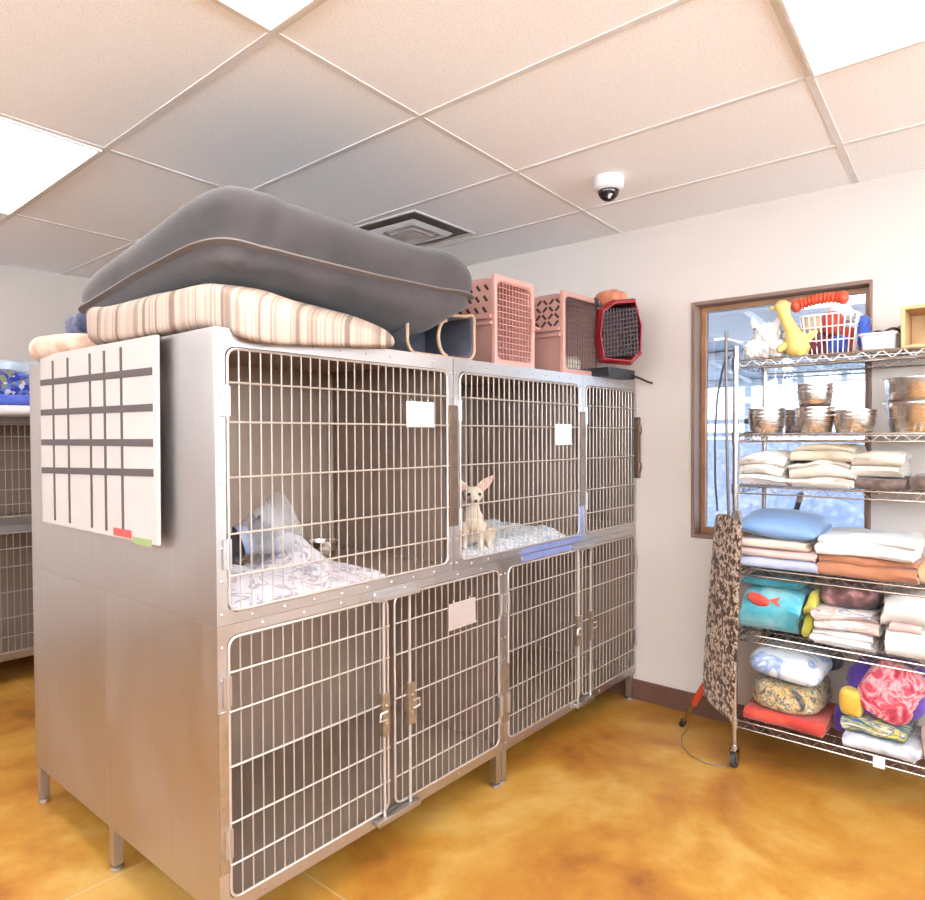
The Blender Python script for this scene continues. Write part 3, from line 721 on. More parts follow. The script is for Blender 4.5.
c1 = hard_carrier((2.415, 1.745, ZT+.001), 0, .285, .40, .385, 'pink hard plastic carrier nearest the grey cushion, empty behind door', 'pink', 'pinkwire', sl1)
c2 = hard_carrier((2.945, 1.72, ZT+.001), -.02, .335, .40, .395, 'dusty pink carrier with grey wire door beside the red carrier', 'pink2', 'greywire', sl2)
M['creamcloth'] = cloth('cream_fleece', [(.4, 'd8c8ae'), (.6, 'efe3cd')], 30)
blob('towel', 'creamcloth', (2.95, 1.80, ZT+.012), .15, .11, .09, 'cream towel bundled inside the grey-doored pink carrier', 'towel', seed=8, amp=.01, f=14)
# red carrier
t = thing('pet_carrier', (3.10, 1.58, 1.80), 'red pet carrier with dark grid door tilted by the wall', 'pet carrier', 'hard pet carriers on top of the cages', rot=(math.radians(4), math.radians(-3), -.80))
rw, rh = .225, .325
sec = [(x, z) for x, z in ((-.42*rw, .02), (.25*rw, 0), (.5*rw, .05), (.54*rw, .6*rh), (.40*rw, rh), (-.1*rw, rh*1.0), (-.42*rw, rh*.86), (-.5*rw, rh*.45))]
def ringsec(m, s0, y0_, s1, y1_):
    k = len(sec); f = lambda s: [(x*s, rh/2+(z-rh/2)*s) for x, z in sec]
    m.add([(x, y0_, z) for x, z in f(s0)]+[(x, y1_, z) for x, z in f(s1)], [(i, (i+1) % k, k+(i+1) % k, k+i) for i in range(k)])
m = MB(); ringsec(m, .90, -.03, 1, 0); ringsec(m, .86, -.03, .90, -.03); ringsec(m, 1, 0, 1, .05); ringsec(m, 1, .05, .86, .05); ringsec(m, .86, .05, .86, -.03); m.build('front_frame', 'red', t, bevel=.004)
m = MB(); ringsec(m, .9, .05, .74, .18); ringsec(m, .74, .18, .01, .18); m.build('body', 'dkred', t, bevel=.004)
m = MB()
for i in range(11): x = -.36*rw+.76*rw*i/10; m.tube([(x, -.018, .045), (x*.92, -.018, rh*.86)], .003, 5)
for i in range(11): z = .055+(rh-.115)*i/10; m.tube([(-.38*rw, -.021, z-.010), (.41*rw, -.021, z+.010)], .0035, 5)
m.build('door', 'dkgrey', t, smooth=True)
m = MB(); m.tube([(-.08, .06, rh*.92), (-.09, .08, rh+.015), (-.06, .16, rh+.02), (-.05, .18, rh*.9)], .01, 8); m.build('handle', 'dkgrey', t, smooth=True)
t = thing('carrier_tray', (3.17, 1.70, ZT+.001), 'black plastic tray underneath the red carrier, strap hanging out', 'tray')
m = MB(); m.box(-.14, .14, -.10, .12, 0, .008); m.box(-.14, .14, -.10, -.092, 0, .045); m.box(-.14, -.132, -.1, .12, 0, .045); m.box(.132, .14, -.1, .12, 0, .045); m.box(-.14, .14, .112, .12, 0, .045); m.build('pan', 'black', t, bevel=.003)
m = MB(); m.tube([(.10, -.1, .02), (.15, -.125, .004), (.20, -.14, -.01), (.25, -.145, -.015)], .006, 6); m.build('strap', 'black', t, smooth=True)
M['orange'] = cloth('orange_fleece', [(.4, 'd97a52'), (.6, 'ee9d78')], 14)
blob('blanket', 'orange', (3.215, 1.69, 2.11), .13, .13, .085, 'orange blanket bundled on top of the red carrier', 'blanket', seed=4, amp=.01)

# ------------------------------------------------------------------ animals and bedding in the upper cages
FZ = ZM+.0275
M['printA'] = cloth('pale_print', [(.40, 'efe9ee'), (.53, 'eee4e6'), (.57, 'd3b6bb'), (.61, 'a7a4b4'), (.65, 'efe9ee')], 13, 'noise', 'LINEAR', 1.5)
def hA(u, v):
    return .012*(1+nz((u*3, v*2, 0), 2, 1))+.12*math.exp(-((u-.74)/.15)**2-((v-.80)/.32)**2)+.055*math.exp(-((u-.2)/.3)**2-((v-.6)/.4)**2)+.010*nz((u*9, v*6, 1), 1.5, 2)
drape('blanket', 'printA', (1.295, 1.889, FZ), .60, .43, hA, 'pale printed blanket spread on the floor of the cat\'s cage', 'blanket', seed=2)
# ---- cat
M['catfur'] = cloth('dark_cat_fur', [(.35, '241c1e'), (.65, '453a3c')], 18); M['collar'] = plain('grey_blue_collar', '9aa3bd', .6)
def remesh(o, vox, sm=6):
    r = o.modifiers.new('r', 'REMESH'); r.mode = 'VOXEL'; r.voxel_size = vox; r.use_smooth_shade = True
    s = o.modifiers.new('s', 'SMOOTH'); s.factor = .5; s.iterations = sm
CATZ = FZ+.022
t = thing('cat', (1.165, 2.03, CATZ), 'dark cat lying on the pale blanket wearing a clear cone', 'cat', rz=-.25)
m = MB()
m.tube([(-.135, .03, .055), (-.09, .03, .075), (-.02, .02, .08), (.04, .0, .085), (.085, -.02, .115), (.115, -.025, .135)], [.045, .062, .066, .058, .04, .036], 14)
m.ball((-.13, .03, .055), (.05, .055, .05)); m.ball((.135, -.028, .142), (.048, .044, .042), 14, 10); m.ball((.172, -.032, .130), (.022, .024, .018))
for s in (-1, 1):
    m.tube([(.03, s*.05, .05), (.07, s*.055-.01, .02), (.13, s*.045-.015, .014)], [.026, .019, .015], 8); m.ball((.135, s*.045-.015, .013), (.02, .015, .013))
    m.tube([(-.10, s*.06+.03, .055), (-.06, s*.08+.03, .03), (-.01, s*.075+.03, .015)], [.04, .028, .016], 8)
    m.tube([(.128, -.028+s*.026, .172), (.125, -.028+s*.034, .196), (.124, -.028+s*.037, .208)], [.018, .009, .002], 8)
m.tube([(-.165, .03, .04), (-.19, -.01, .02), (-.16, -.06, .014), (-.09, -.085, .013)], [.02, .016, .014, .009], 8)
o = m.build('body', 'catfur', t, weld=False); remesh(o, .006, 5)
M['eye'] = plain('animal_eye', '18120f', .12); M['cateye'] = plain('cat_eye', '8f8a3a', .12); M['nose'] = plain('animal_nose', '4a3532', .4); M['bluetag'] = plain('cloth_lavender', 'b9bdd6', .8)
for s in (-1, 1): MB().ball((.171, -.03+s*.018, .15), .0075, 10, 8).build('eye', 'cateye', t, smooth=True)
MB().ball((.193, -.033, .134), (.005, .007, .005), 10, 8).build('nose', 'nose', t, smooth=True)
tc_ = thing('cone_collar', (1.165+.075, 2.03-.035, CATZ+.118), 'clear plastic cone collar around the dark cat\'s neck', 'cone collar')
tc_.rotation_euler = (0, math.radians(72), -.28)
m = MB(); m.lathe([(.05, 0), (.0515, -.001), (.075, .06), (.112, .165), (.1135, .167), (.111, .168), (.073, .062), (.05, 0)], 40); m.build('cone', 'cone', tc_, smooth=60)
m = MB(); m.lathe([(.049, -.01), (.053, -.01), (.053, .022), (.049, .022), (.049, -.01)], 32); m.build('neck_band', 'collar', tc_, smooth=60)
# bowls
def bowl_prof(r, h, th=.002):
    return [(0, .002), (r*.76, .0), (r*.82, .004), (r*.89, h*.5), (r*.93, h*.96), (r*1.0, h), (r*1.0, h-.004), (r*.95, h-.002), (r*.92, h*.9), (r*.875, h*.5), (r*.79, .009), (0, .009)]
bm_ = MB(); bm_.lathe(bowl_prof(.062, .062), 32); o = bm_.build('metal_bowl', 'bowl', None, smooth=50, loc=(1.735, 2.20, FZ+.001)); tag(o, 'small steel bowl on the floor of the cat\'s cage', 'bowl')
# ---- dog
M['printB'] = cloth('blue_white_print', [(.40, 'f1eff0'), (.52, 'dfe3ec'), (.56, '8fa3c4'), (.62, 'efece8'), (.70, '7b86a0')], 20, 'noise', 'LINEAR', 2)
M['redcloth'] = cloth('red_cloth', [(.4, 'b8454a'), (.6, 'd6666a')], 10)
def hB(u, v): return .003+(1-.95*math.exp(-((u-.24)/.2)**2-((v-.30)/.34)**2))*(.008+.014*(1+nz((u*4, v*3, 0), 2, 5))+.02*v+.008*nz((u*11, v*7, 1), 1.5, 6))
drape('blanket', 'printB', (2.36, 1.889, FZ), .77, .43, hB, 'white and blue printed blanket under the cream dog', 'blanket', seed=6)
drape('towel', 'redcloth', (2.47, 2.225, FZ), .24, .16, lambda u, v: .03+.02*nz((u*5, v*4, 0), 1.5, 3), 'red towel crumpled behind the printed blanket, dog\'s cage', 'towel', seed=7, nx=20, ny=14)
M['dogfur'] = cloth('cream_dog_fur', [(.35, 'd9bfa6'), (.65, 'f0dfca')], 12); M['pinkear'] = plain('pink_inner_ear', 'd9a293', .8, 0, .05)
DZ = FZ+.052
t = thing('dog', (2.155, 1.762, FZ+.010), 'cream dog with tall pointed ears sitting on printed blanket', 'dog', rz=-.72); t.scale = (1.06, 1.06, .92)
m = MB()
m.tube([(0, .12, .05), (0, .10, .085), (0, .06, .125), (0, .02, .148), (0, .0, .172), (0, -.008, .205), (0, -.016, .232)], [.045, .062, .060, .050, .036, .028, .028], 14)
m.ball((0, .01, .125), (.045, .048, .05)); m.ball((0, .105, .065), (.068, .062, .06))
m.ball((0, -.024, .252), (.040, .042, .038), 16, 12)                                 # skull
m.tube([(0, -.05, .243), (0, -.075, .235), (0, -.092, .232)], [.024, .017, .012], 10)      # muzzle
m.tube([(0, -.05, .230), (0, -.078, .224)], [.018, .010], 8)
for s in (-1, 1):
    m.tube([(s*.034, .0, .125), (s*.034, -.018, .08), (s*.033, -.012, .045), (s*.033, -.016, .01)], [.026, .017, .013, .012], 10); m.ball((s*.033, -.03, .010), (.014, .022, .010))
    m.tube([(s*.055, .10, .06), (s*.078, .045, .07), (s*.075, .055, .03), (s*.072, .03, .012)], [.045, .034, .018, .013], 10); m.ball((s*.072, .005, .010), (.015, .03, .010))
    # ear: broad leaf, thin
    for k in range(9):
        q = k/8; wd = .024*math.sin(PI*min(1, .25+.75*q))**.8+.003
        m.ball((s*(.024+.058*q), -.012+.006*q, .272+.062*q), (wd*.9, .006, .011), 10, 6, Matrix.Rotation(s*.75, 3, 'Y'))
m.tube([(0, .155, .03), (.03, .19, .02), (.07, .18, .016)], [.014, .010, .006], 8)
o = m.build('body', 'dogfur', t, weld=False); remesh(o, .0042, 4)
for s in (-1, 1):
    MB().ball((s*.0195, -.058, .258), (.0075, .006, .0075), 10, 8).build('eye', 'eye', t, smooth=True)
    mm_ = MB()
    for k in range(7):
        q = k/7; wd = .015*math.sin(PI*min(1, .3+.7*q))**.8+.001
        mm_.ball((s*(.025+.055*q), -.0185+.006*q, .274+.056*q), (wd, .002, .008), 8, 5, Matrix.Rotation(s*.75, 3, 'Y'))
    mm_.build('inner_ear', 'pinkear', t, smooth=True, weld=False)
MB().ball((0, -.104, .2345), (.0085, .006, .0065), 10, 8).build('nose', 'nose', t, smooth=True)

# blankets on the far cages
M['bluepatch'] = cloth('blue_patchwork', [(.0, '2c3fae'), (.3, '6d86e0'), (.45, 'e9e4ee'), (.6, '5a5fae'), (.75, '9a9a78'), (.9, 'e6dcea')], 40, 'cells', 'CONSTANT')
M['royal'] = cloth('royal_blue', [(.3, '3c52c8'), (.7, '6f86ea')], 8); M['paleblue'] = cloth('pale_blue_fleece', [(.3, 'c4d8ea'), (.7, 'eef5fb')], 8)
M['whitefl'] = cloth('white_fleece', [(.3, 'e9e5e6'), (.7, 'f8f5f4')], 12)
GB = 'blankets heaped on the far cages'
folded('blanket', 'whitefl', (1.30, 4.80, 1.576), .40, .9, .028, 2, 'white folded blanket at the bottom of the far heap', 'blanket', GB, 3, rz=PI/2)
folded('blanket', 'royal', (1.30, 4.80, 1.634), .38, .8, .03, 2, 'royal blue folded blanket in the far heap', 'blanket', GB, 4, rz=PI/2)
blob('blanket', 'bluepatch', (1.28, 4.80, 1.692), .75, .34, .15, 'blue patchwork blanket topping the far heap', 'blanket', GB, 5, .02)
blob('blanket', 'paleblue', (1.47, 4.83, 1.845), .26, .22, .08, 'pale blue fleece perched on the blue patchwork blanket', 'blanket', GB, 6, .01, 9)

# ------------------------------------------------------------------ wire shelving
SX0, SX1, SY1, SY0 = 3.011, 3.425, .985, -.235
LV = [.215, .598, .883, 1.235, 1.458, 1.776]
t = thing('wire_shelving', ((SX0+SX1)/2, (SY0+SY1)/2, 0), 'chrome wire shelving unit on casters under the window', 'shelving unit')
bx, by = (SX0+SX1)/2, (SY0+SY1)/2
HX, HY = (SX1-SX0)/2, (SY1-SY0)/2
def truss(m, p, q, z):
    p = Vector(p); q = Vector(q); L = (q-p).length; n = int(L/.034); n += n % 2
    for dz in (0, -.03): m.tube([(p.x, p.y, z+dz), (q.x, q.y, z+dz)], .0035, 6)
    m.tube([(*(p+(q-p)*i/n).xy, z-(.03 if i % 2 else 0)) for i in range(n+1)], .0024, 5)
for z in LV:
    m = MB(); zz = z-.004
    for s in (-1, 1):
        truss(m, (s*HX, -HY, 0), (s*HX, HY, 0), zz); truss(m, (-HX, s*HY, 0), (HX, s*HY, 0), zz)
    for i in range(1, 48): y = -HY+2*HY*i/48; m.tube([(-HX, y, zz+.0005), (HX, y, zz+.0005)], .002, 4)
    for x in (-.1, .1): m.tube([(x, -HY, zz-.006), (x, HY, zz-.006)], .003, 5)
    m.build('shelf', 'chrome', t, smooth=True)
for sx in (-1, 1):
    for sy in (-1, 1):
        m = MB(); m.tube([(sx*HX, sy*HY, .10), (sx*HX, sy*HY, 1.83)], .0125, 12); m.ball((sx*HX, sy*HY, 1.832), (.0135, .0135, .006))
        for z in LV: m.tube([(sx*HX, sy*HY, z-.04), (sx*HX, sy*HY, z+.004)], .017, 12)
        m.build('post', 'chrome', t, smooth=60)
        m = MB(); m.tube([(sx*HX, sy*HY, .078), (sx*HX, sy*HY, .10)], .018, 12); m.box(sx*HX-.018, sx*HX+.018, sy*HY-.017, sy*HY-.013, .028, .082); m.box(sx*HX-.018, sx*HX+.018, sy*HY+.013, sy*HY+.017, .028, .082); m.box(sx*HX-.018, sx*HX+.018, sy*HY-.017, sy*HY+.017, .074, .082)
        cst = m.build('caster', 'chrome', t)
        m = MB(); m.tube([(sx*HX, sy*HY-.011, .0325), (sx*HX, sy*HY+.011, .0325)], .032, 20); m.build('wheel', 'rubber', cst, smooth=40)

# ---- top shelf
zt = LV[5]+.003
M['fluff'] = plain('white_fur', 'f4f0ee', .95, 0, .04, 20, .6, 60, .4); M['ylw'] = plain('yellow_rubber', 'ecd078', .55, 0, .05); M['redrub'] = plain('red_toy_rubber', 'e0522f', .5)
M['toyblue'] = cloth('blue_toy_plush', [(.4, '3557c0'), (.6, '5c7ee0')], 14); M['toymaroon'] = cloth('maroon_plush', [(.4, '6a2436'), (.6, '8c3a4c')], 14); M['toywhite'] = cloth('white_plush', [(.4, 'e6e0de'), (.6, 'f7f3f0')], 16)
M['toyred'] = cloth('red_plush', [(.4, 'd8422e'), (.6, 'ee6a4c')], 14); M['beige'] = cloth('beige_plush', [(.4, 'd9c2a4'), (.6, 'efdcc2')], 14)
t = thing('plush_toy', (3.19, .905, zt), 'fluffy white plush toy at the end of the top shelf', 'plush toy')
m = MB(); m.ball((0, 0, .06), (.075, .085, .062), 20, 14); m.ball((-.03, -.01, .115), (.055, .058, .05), 16, 12); m.ball((-.06, .05, .05), (.04, .035, .04)); m.ball((-.06, -.06, .045), (.04, .035, .04))
o = m.build('body', 'fluff', t, smooth=True, weld=False)
dt = bpy.data.textures.new('fur', 'CLOUDS'); dt.noise_scale = .012
remesh(o, .005, 2); dm = o.modifiers.new('d', 'DISPLACE'); dm.texture = dt; dm.strength = .03; dm.texture_coords = 'LOCAL'
for s in (-1, 1):
    m = MB(); m.tube([(-.03, s*.04, .145), (-.03, s*.055, .18), (-.03, s*.058, .2)], [.02, .014, .003], 8); m.build('ear', 'fluff', t, smooth=True)
t = thing('rubber_toy', (3.11, .790, zt), 'yellow rubber dog toy leaning against the wire basket', 'dog toy')
m = MB(); m.tube([(0, -.03, .004), (0, -.03, .03), (0, -.022, .07), (0, 0, .12), (0, .022, .17), (0, .032, .20), (0, .036, .226), (0, .036, .245)], [.03, .052, .046, .028, .022, .027, .034, .016], 16)
m.ball((0, .07, .218), (.012, .02, .01)); m.tube([(0, -.03, .05), (0, -.085, .09), (0, -.10, .11)], [.024, .018, .008], 10); m.tube([(-.01, .0, .06), (-.03, .045, .03)], [.022, .012], 10)
m.build('body', 'ylw', t, smooth=True)
# wire basket
bx0, bx1, by0, by1, bh = 3.085, 3.335, .545, .755, .165
t = thing('wire_basket', ((bx0+bx1)/2, (by0+by1)/2, zt), 'white wire basket full of dog toys on the top shelf', 'basket')
M['whitewire'] = plain('white_coated_wire', 'f3eee9', .4)
m = MB(); hx, hy = (bx1-bx0)/2, (by1-by0)/2
for z, k in ((.004, .84), (.06, .89), (.115, .95), (bh, 1)): m.tube([(x*k, y*k, z) for x, y in rrect(-hx, hx, -hy, hy, .03)], .0028 if z < .16 else .004, 6, closed=True)
for i in range(9):
    y = -hy*.85+1.7*hy*i/8
    m.tube([(-hx, y, bh), (-hx*.84, y*.84, .004), (hx*.84, y*.84, .004), (hx, y, bh)], .0024, 5)
for i in range(8):
    x = -hx*.8+1.6*hx*i/7; m.tube([(x, -hy, bh), (x*.84, -hy*.84, .004), (x*.84, hy*.84, .004), (x, hy, bh)], .0024, 5)
m.build('frame', 'whitewire', t, smooth=True)
GT = 'dog toys in the wire basket'
def toy_blob(mat, loc, s, label, seed): return blob('dog_toy', mat, loc, *s, label, 'dog toy', GT, seed, .008, 12, 2.6)
zb0 = zt+.008
toy_blob('toymaroon', (3.145, .70, zb0), (.085, .075, .085), 'maroon plush dog toy low in the basket', 1)
toy_blob('toyblue', (3.15, .62, zb0), (.09, .075, .07), 'royal blue plush dog toy low in the basket', 2)
toy_blob('toyred', (3.25, .64, zb0), (.10, .16, .12), 'red plush dog toy deep in the wire basket', 3)
toy_blob('toyred', (3.14, .64, zb0+.078), (.08, .07, .09), 'red plush dog toy standing against the basket front', 4)
toy_blob('beige', (3.15, .71, zb0+.092), (.09, .075, .07), 'beige plush dog toy beside the yellow rubber toy', 5)
toy_blob('toywhite', (3.215, .625, zb0+.135), (.09, .09, .075), 'white plush dog toy heaped in the middle of the basket', 6)
toy_blob('toyblue', (3.20, .535, zb0+.02), (.07, .05, .13), 'bright blue plush toy hanging outside the basket\'s side', 7)
t = thing('dog_toy', (3.19, .70, zt+.236), 'long red ribbed dog toy lying across the basket top', 'dog toy', GT, rot=(math.radians(-4), 0, 0))
m = MB(); m.tube([(0, -.09+.18*i/46, .012*math.sin(PI*i/46)) for i in range(47)], [.021+.0045*math.sin(i*1.6)+(.006 if i in (0, 46) else 0) for i in range(47)], 14); m.build('body', 'redrub', t, smooth=True)
for s in (-1, 1): MB().ball((0, s*.09, 0), (.029, .022, .029), 14, 10).build('knob', 'redrub', t, smooth=True)
t = thing('rope_toy', (3.24, .535, zt), 'red and white rope toy propped beside the wire basket', 'dog toy')
M['rope'] = cloth('red_white_rope', [(.0, 'e8e2df'), (.5, 'cf4a44')], 30, 'wave', 'CONSTANT')
m = MB(); m.tube([(.0, .025, .012), (.01, .015, .06), (0, .0, .11), (.005, -.012, .155)], [.016, .012, .012, .014], 10); m.build('rope', 'rope', t, smooth=True)
# clear bin with cable, wooden crate
t = thing('clear_bin', (3.10, .462, zt), 'low clear plastic bin beside the wooden crate', 'bin')
m = MB(); hx, hy, bh = .08, .058, .058
for k_, (r0, z0_) in enumerate([(0, 0)]):
    o_ = rrect(-hx, hx, -hy, hy, .02); n_ = len(o_)
    vs = [(x*.9, y*.9, .001) for x, y in o_]+[(x, y, bh) for x, y in o_]+[(x*.96, y*.96, bh) for x, y in o_]+[(x*.87, y*.87, .005) for x, y in o_]
    m.add(vs, [(l*n_+i, l*n_+(i+1) % n_, (l+1)*n_+(i+1) % n_, (l+1)*n_+i) for l in range(3) for i in range(n_)]+[tuple(range(n_-1, -1, -1)), tuple(range(3*n_, 4*n_))])
m.build('tub', 'clearbin', t, smooth=40)
m = MB(); m.tube([(x, y, bh+.002) for x, y in rrect(-hx-.004, hx+.004, -hy-.004, hy+.004, .022)], .004, 6, closed=True); m.build('rim', 'whitewire', t, smooth=True)
t = MB().tube([(3.11+.04*math.cos(a_), .445+.045*math.sin(a_), zt+.070+.012*math.sin(2*a_)) for a_ in [2*PI*i/30*1.6 for i in range(31)]], .005, 6).build('cable', 'black', None, smooth=True); tag(t, 'black cable coiled on the clear plastic bin', 'cable')
M['pine'] = plain('pine_wood', 'd8ad7a', .55, 0, .14, 9); M['dkwood'] = plain('weathered_wood', '8f7c6e', .7, 0, .15, 9)
t = thing('wooden_crate', (3.14, .245, zt), 'open pine crate at the right end of the top shelf', 'crate')
m = MB(); m.box(-.09, .1, .13, .142, 0, .145); m.box(-.09, .1, -.2, -.188, 0, .145); m.box(-.09, .1, -.188, .13, 0, .01); m.box(.09, .1, -.188, .13, .01, .145); m.box(-.09, .1, -.2, .142, .145, .158); m.build('box', 'pine', t, bevel=.002)
t = thing('wooden_wedge', (3.34, .455, zt), 'dark weathered wooden ramp leaning on the pine crate', 'wooden ramp')
m = MB(); m.add([(x, y, z) for x in (-.06, .06) for y, z in ((.10, .012), (.10, .0), (-.06, .0), (-.06, .013), (-.06, .138))], [(0, 1, 2, 3, 4), (9, 8, 7, 6, 5)]+[(i, (i+1) % 5, 5+(i+1) % 5, 5+i) for i in range(5)]); m.build('board', 'dkwood', t, bevel=.002)

# ---- bowls
z2 = LV[4]+.001
def bowl_proto(r, h):
    m = MB(); m.lathe(bowl_prof(r, h), 36); 
    for zz in (.7,): m.lathe([(r*.885, h*zz), (r*.91, h*(zz+.03)), (r*.90, h*(zz+.07))], 36)
    o = m.build('steel_bowl', 'bowl', None, smooth=50); return o
protos = {}
def place_bowl(r, h, x, y, z, label, group, first=[0]):
    k = (r, h)
    if k not in protos: o = protos[k] = bowl_proto(r, h)
    else: o = protos[k].copy(); COL.objects.link(o)
    o.location = (x, y, z); tag(o, label, 'bowl', group); return o
GBW = 'steel bowls on the shelving'
def stack(r, h, x, y, n, dz, where):
    names = {1: [''], 2: ['bottom', 'top'], 3: ['bottom', 'middle', 'top'], 4: ['lowest', 'second lowest', 'second highest', 'topmost'], 5: ['lowest', 'second lowest', 'middle', 'second highest', 'topmost']}[n]
    for k in range(n): place_bowl(r, h, x, y, z2+k*dz, ('%s steel bowl of the stack %s' % (names[k], where)) if n > 1 else 'steel bowl '+where, GBW)
stack(.079, .074, 3.115, .887, 3, .0165, 'nearest the shelf\'s end post')
stack(.079, .074, 3.125, .700, 3, .0165, 'below the wire basket, carrying smaller bowls')
stack(.078, .070, 3.32, .800, 3, .018, 'standing behind, next to the window')
stack(.082, .074, 3.115, .552, 2, .018, 'half way along the shelf')
zz0 = z2+.074+2*.0165+.001
for k in range(3): place_bowl(.073, .066, 3.125, .700, zz0+k*.0155, '%s smaller bowl topping the tall bowl stack' % ('lowest', 'middle', 'highest')[k], GBW)
# large pans at the right
def pan(r0, r1, h):
    m = MB(); m.lathe([(0, .002), (r0, 0), (r0+.004, .003), (r1, h-.004), (r1+.012, h), (r1+.012, h-.003), (r1-.002, h-.004), (r0-.002, .006), (0, .006)], 40); return m
for k, (r0, r1, h, z, lab) in enumerate(((.105, .125, .115, 0, 'large steel pan standing at the right end of the bowl shelf'), (.112, .130, .115, .094, 'large steel pan stacked on top of another large pan'))):
    o = pan(r0, r1, h).build('steel_pan', 'bowl', None, smooth=50, loc=(3.16, .325, z2+z)); tag(o, lab, 'pan', 'large steel pans')

# ---- linens
z3 = LV[3]+.001; z4 = LV[2]+.001; z5 = LV[1]+.001; z6 = LV[0]+.001
M['speck'] = cloth('cream_speckled', [(.0, 'a98573'), (.28, 'e6d8cc'), (.5, 'efe6de')], 42, 'voronoi')
M['cream'] = cloth('cream_towel', [(.3, 'd3c2a8'), (.7, 'ebdcc4')], 10); M['cream2'] = cloth('ivory_blanket', [(.3, 'd6c8b7'), (.7, 'efe4d6')], 10)
M['dkbrown'] = cloth('dark_brown_fleece', [(.35, '5b4640'), (.65, '856b60')], 30); M['ylwtowel'] = cloth('yellow_trim_towel', [(.4, 'dcb976'), (.6, 'efd9a6')], 9); M['greyc'] = cloth('grey_cloth', [(.4, '7d7270'), (.6, '9c918c')], 14)
M['pinkc'] = cloth('pink_cloth', [(.4, 'dcb4a8'), (.6, 'ecd0c6')], 14)
GL = 'folded linens on the wire shelving'
folded('towel', 'speck', (3.185, .880, z3), .185, .30, .0225, 6, 'cream speckled towel folded beside the shelf\'s end post', 'towel', GL, 1, amp=.020)
folded('towel', 'greyc', (3.30, .74, z3), .07, .16, .036, 4, 'grey cloth tucked behind the speckled towel and ivory blanket', 'towel', GL, 31, amp=.006)
folded('blanket', 'cream2', (3.19, .665, z3), .235, .32, .0205, 5, 'ivory blanket at the bottom of the tallest cream pile', 'blanket', GL, 2, amp=.020)
folded('blanket', 'cream', (3.20, .660, z3+.107), .22, .30, .019, 3, 'cream blanket resting on the ivory blanket', 'blanket', GL, 3, amp=.020)
folded('towel', 'ylwtowel', (3.22, .655, z3+.160), .16, .24, .016, 1, 'pale yellow towel on top of the tallest cream pile', 'towel', GL, 4, amp=.005)
folded('blanket', 'dkbrown', (3.20, .463, z3), .195, .32, .022, 2, 'dark brown fleece under the small cream towel', 'blanket', GL, 5, amp=.005)
folded('towel', 'cream2', (3.19, .468, z3+.048), .165, .27, .024, 4, 'small cream towel folded on the dark brown fleece', 'towel', GL, 6, amp=.020)
folded('blanket', 'dkbrown', (3.20, .25, z3), .20, .32, .032, 2, 'fuzzy brown blanket at the right edge beside the brown fleece', 'blanket', GL, 7, amp=.008)
blob('towel', 'pinkc', (3.06, .572, z3), .06, .07, .035, 'little pink cloth at the foot of the ivory blanket', 'towel', GL, 8, .006, 20)
# shelf with sheets
M['lav'] = cloth('lavender_sheet', [(.3, 'b9bddb'), (.7, 'd2d4e8')], 6); M['pinksheet'] = cloth('pink_sheet', [(.3, 'e6bdb4'), (.7, 'f2d6ce')], 6); M['peachsheet'] = cloth('peach_sheet', [(.3, 'ebcdb6'), (.7, 'f5e2d2')], 6)
def pillow_blue():
    m, nt, b = nmat('blue_satin'); b.inputs['Base Color'].default_value = (*hexc('6a88b0'), 1); b.inputs['Roughness'].default_value = .42; b.inputs['Sheen Weight'].default_value = .2
    bump(nt, b, tex(nt, coords(nt), 9, 3), .15, .02); return m
M['bluesatin'] = pillow_blue()
M['terra'] = cloth('terracotta_blanket', [(.3, 'b8734f'), (.7, 'd08f68')], 7); M['whitetowel'] = cloth('white_towel', [(.3, 'ece4df'), (.7, 'faf5f1')], 8); M['tanroll'] = cloth('tan_blanket', [(.3, 'd9a878'), (.7, 'eac9a0')], 7)
folded('sheet', 'lav', (3.19, .822, z4), .315, .34, .022, 2, 'lavender folded sheet directly on the shelf', 'sheet', GL, 9, amp=.005)
folded('sheet', 'pinksheet', (3.19, .825, z4+.046), .30, .33, .018, 2, 'pink folded sheet on the lavender sheet', 'sheet', GL, 10, amp=.005)
folded('sheet', 'peachsheet', (3.19, .835, z4+.084), .28, .33, .018, 2, 'peach folded sheet below the blue pillow', 'sheet', GL, 11, amp=.005)
def pil_def(p, u, v):
    q = p.copy(); a, b = p.x/.17, p.y/.175
    q.z *= (1-.55*abs(a*b)**1.2); q.z += nz(p, 9, 4)*.008
    k = 1-.10*(1-abs(a)**2)*abs(b)-.0; q.y *= (1-.06*(1-a*a)); q.x *= (1-.06*(1-b*b))
    return q
o = cushion(.165, .172, .066, -.050, 9, .75, .75, 80, 12, pil_def).build('pillow', 'bluesatin', None, smooth=True, loc=(3.19, .835, z4+.170), rot=(math.radians(3), math.radians(-4), 0)); tag(o, 'shiny blue pillow on the peach folded sheet', 'pillow')
folded('blanket', 'terra', (3.19, .497, z4), .335, .34, .0275, 3, 'terracotta folded blanket under the white towel', 'blanket', GL, 12, amp=.012)
folded('blanket', 'tanroll', (3.215, .29, z4), .06, .30, .036, 2, 'tan blanket end beside the terracotta blanket', 'blanket', GL, 13, amp=.006)
folded('towel', 'whitetowel', (3.19, .500, z4+.085), .325, .33, .0265, 3, 'thick white towel folded on the terracotta blanket', 'towel', GL, 14, amp=.020)
t = thing('broom_handle', (3.395, .885, z4+.05), 'black pole with grey tip sticking up behind the blue pillow', 'pole', rot=(math.radians(16), 0, 0))
MB().tube([(0, 0, 0), (0, 0, .215)], .012, 12).build('grip', 'black', t, smooth=60); MB().tube([(0, 0, .215), (0, 0, .25), (0, 0, .262)], [.013, .013, .008], 12).build('tip', 'graytag', t, smooth=60)
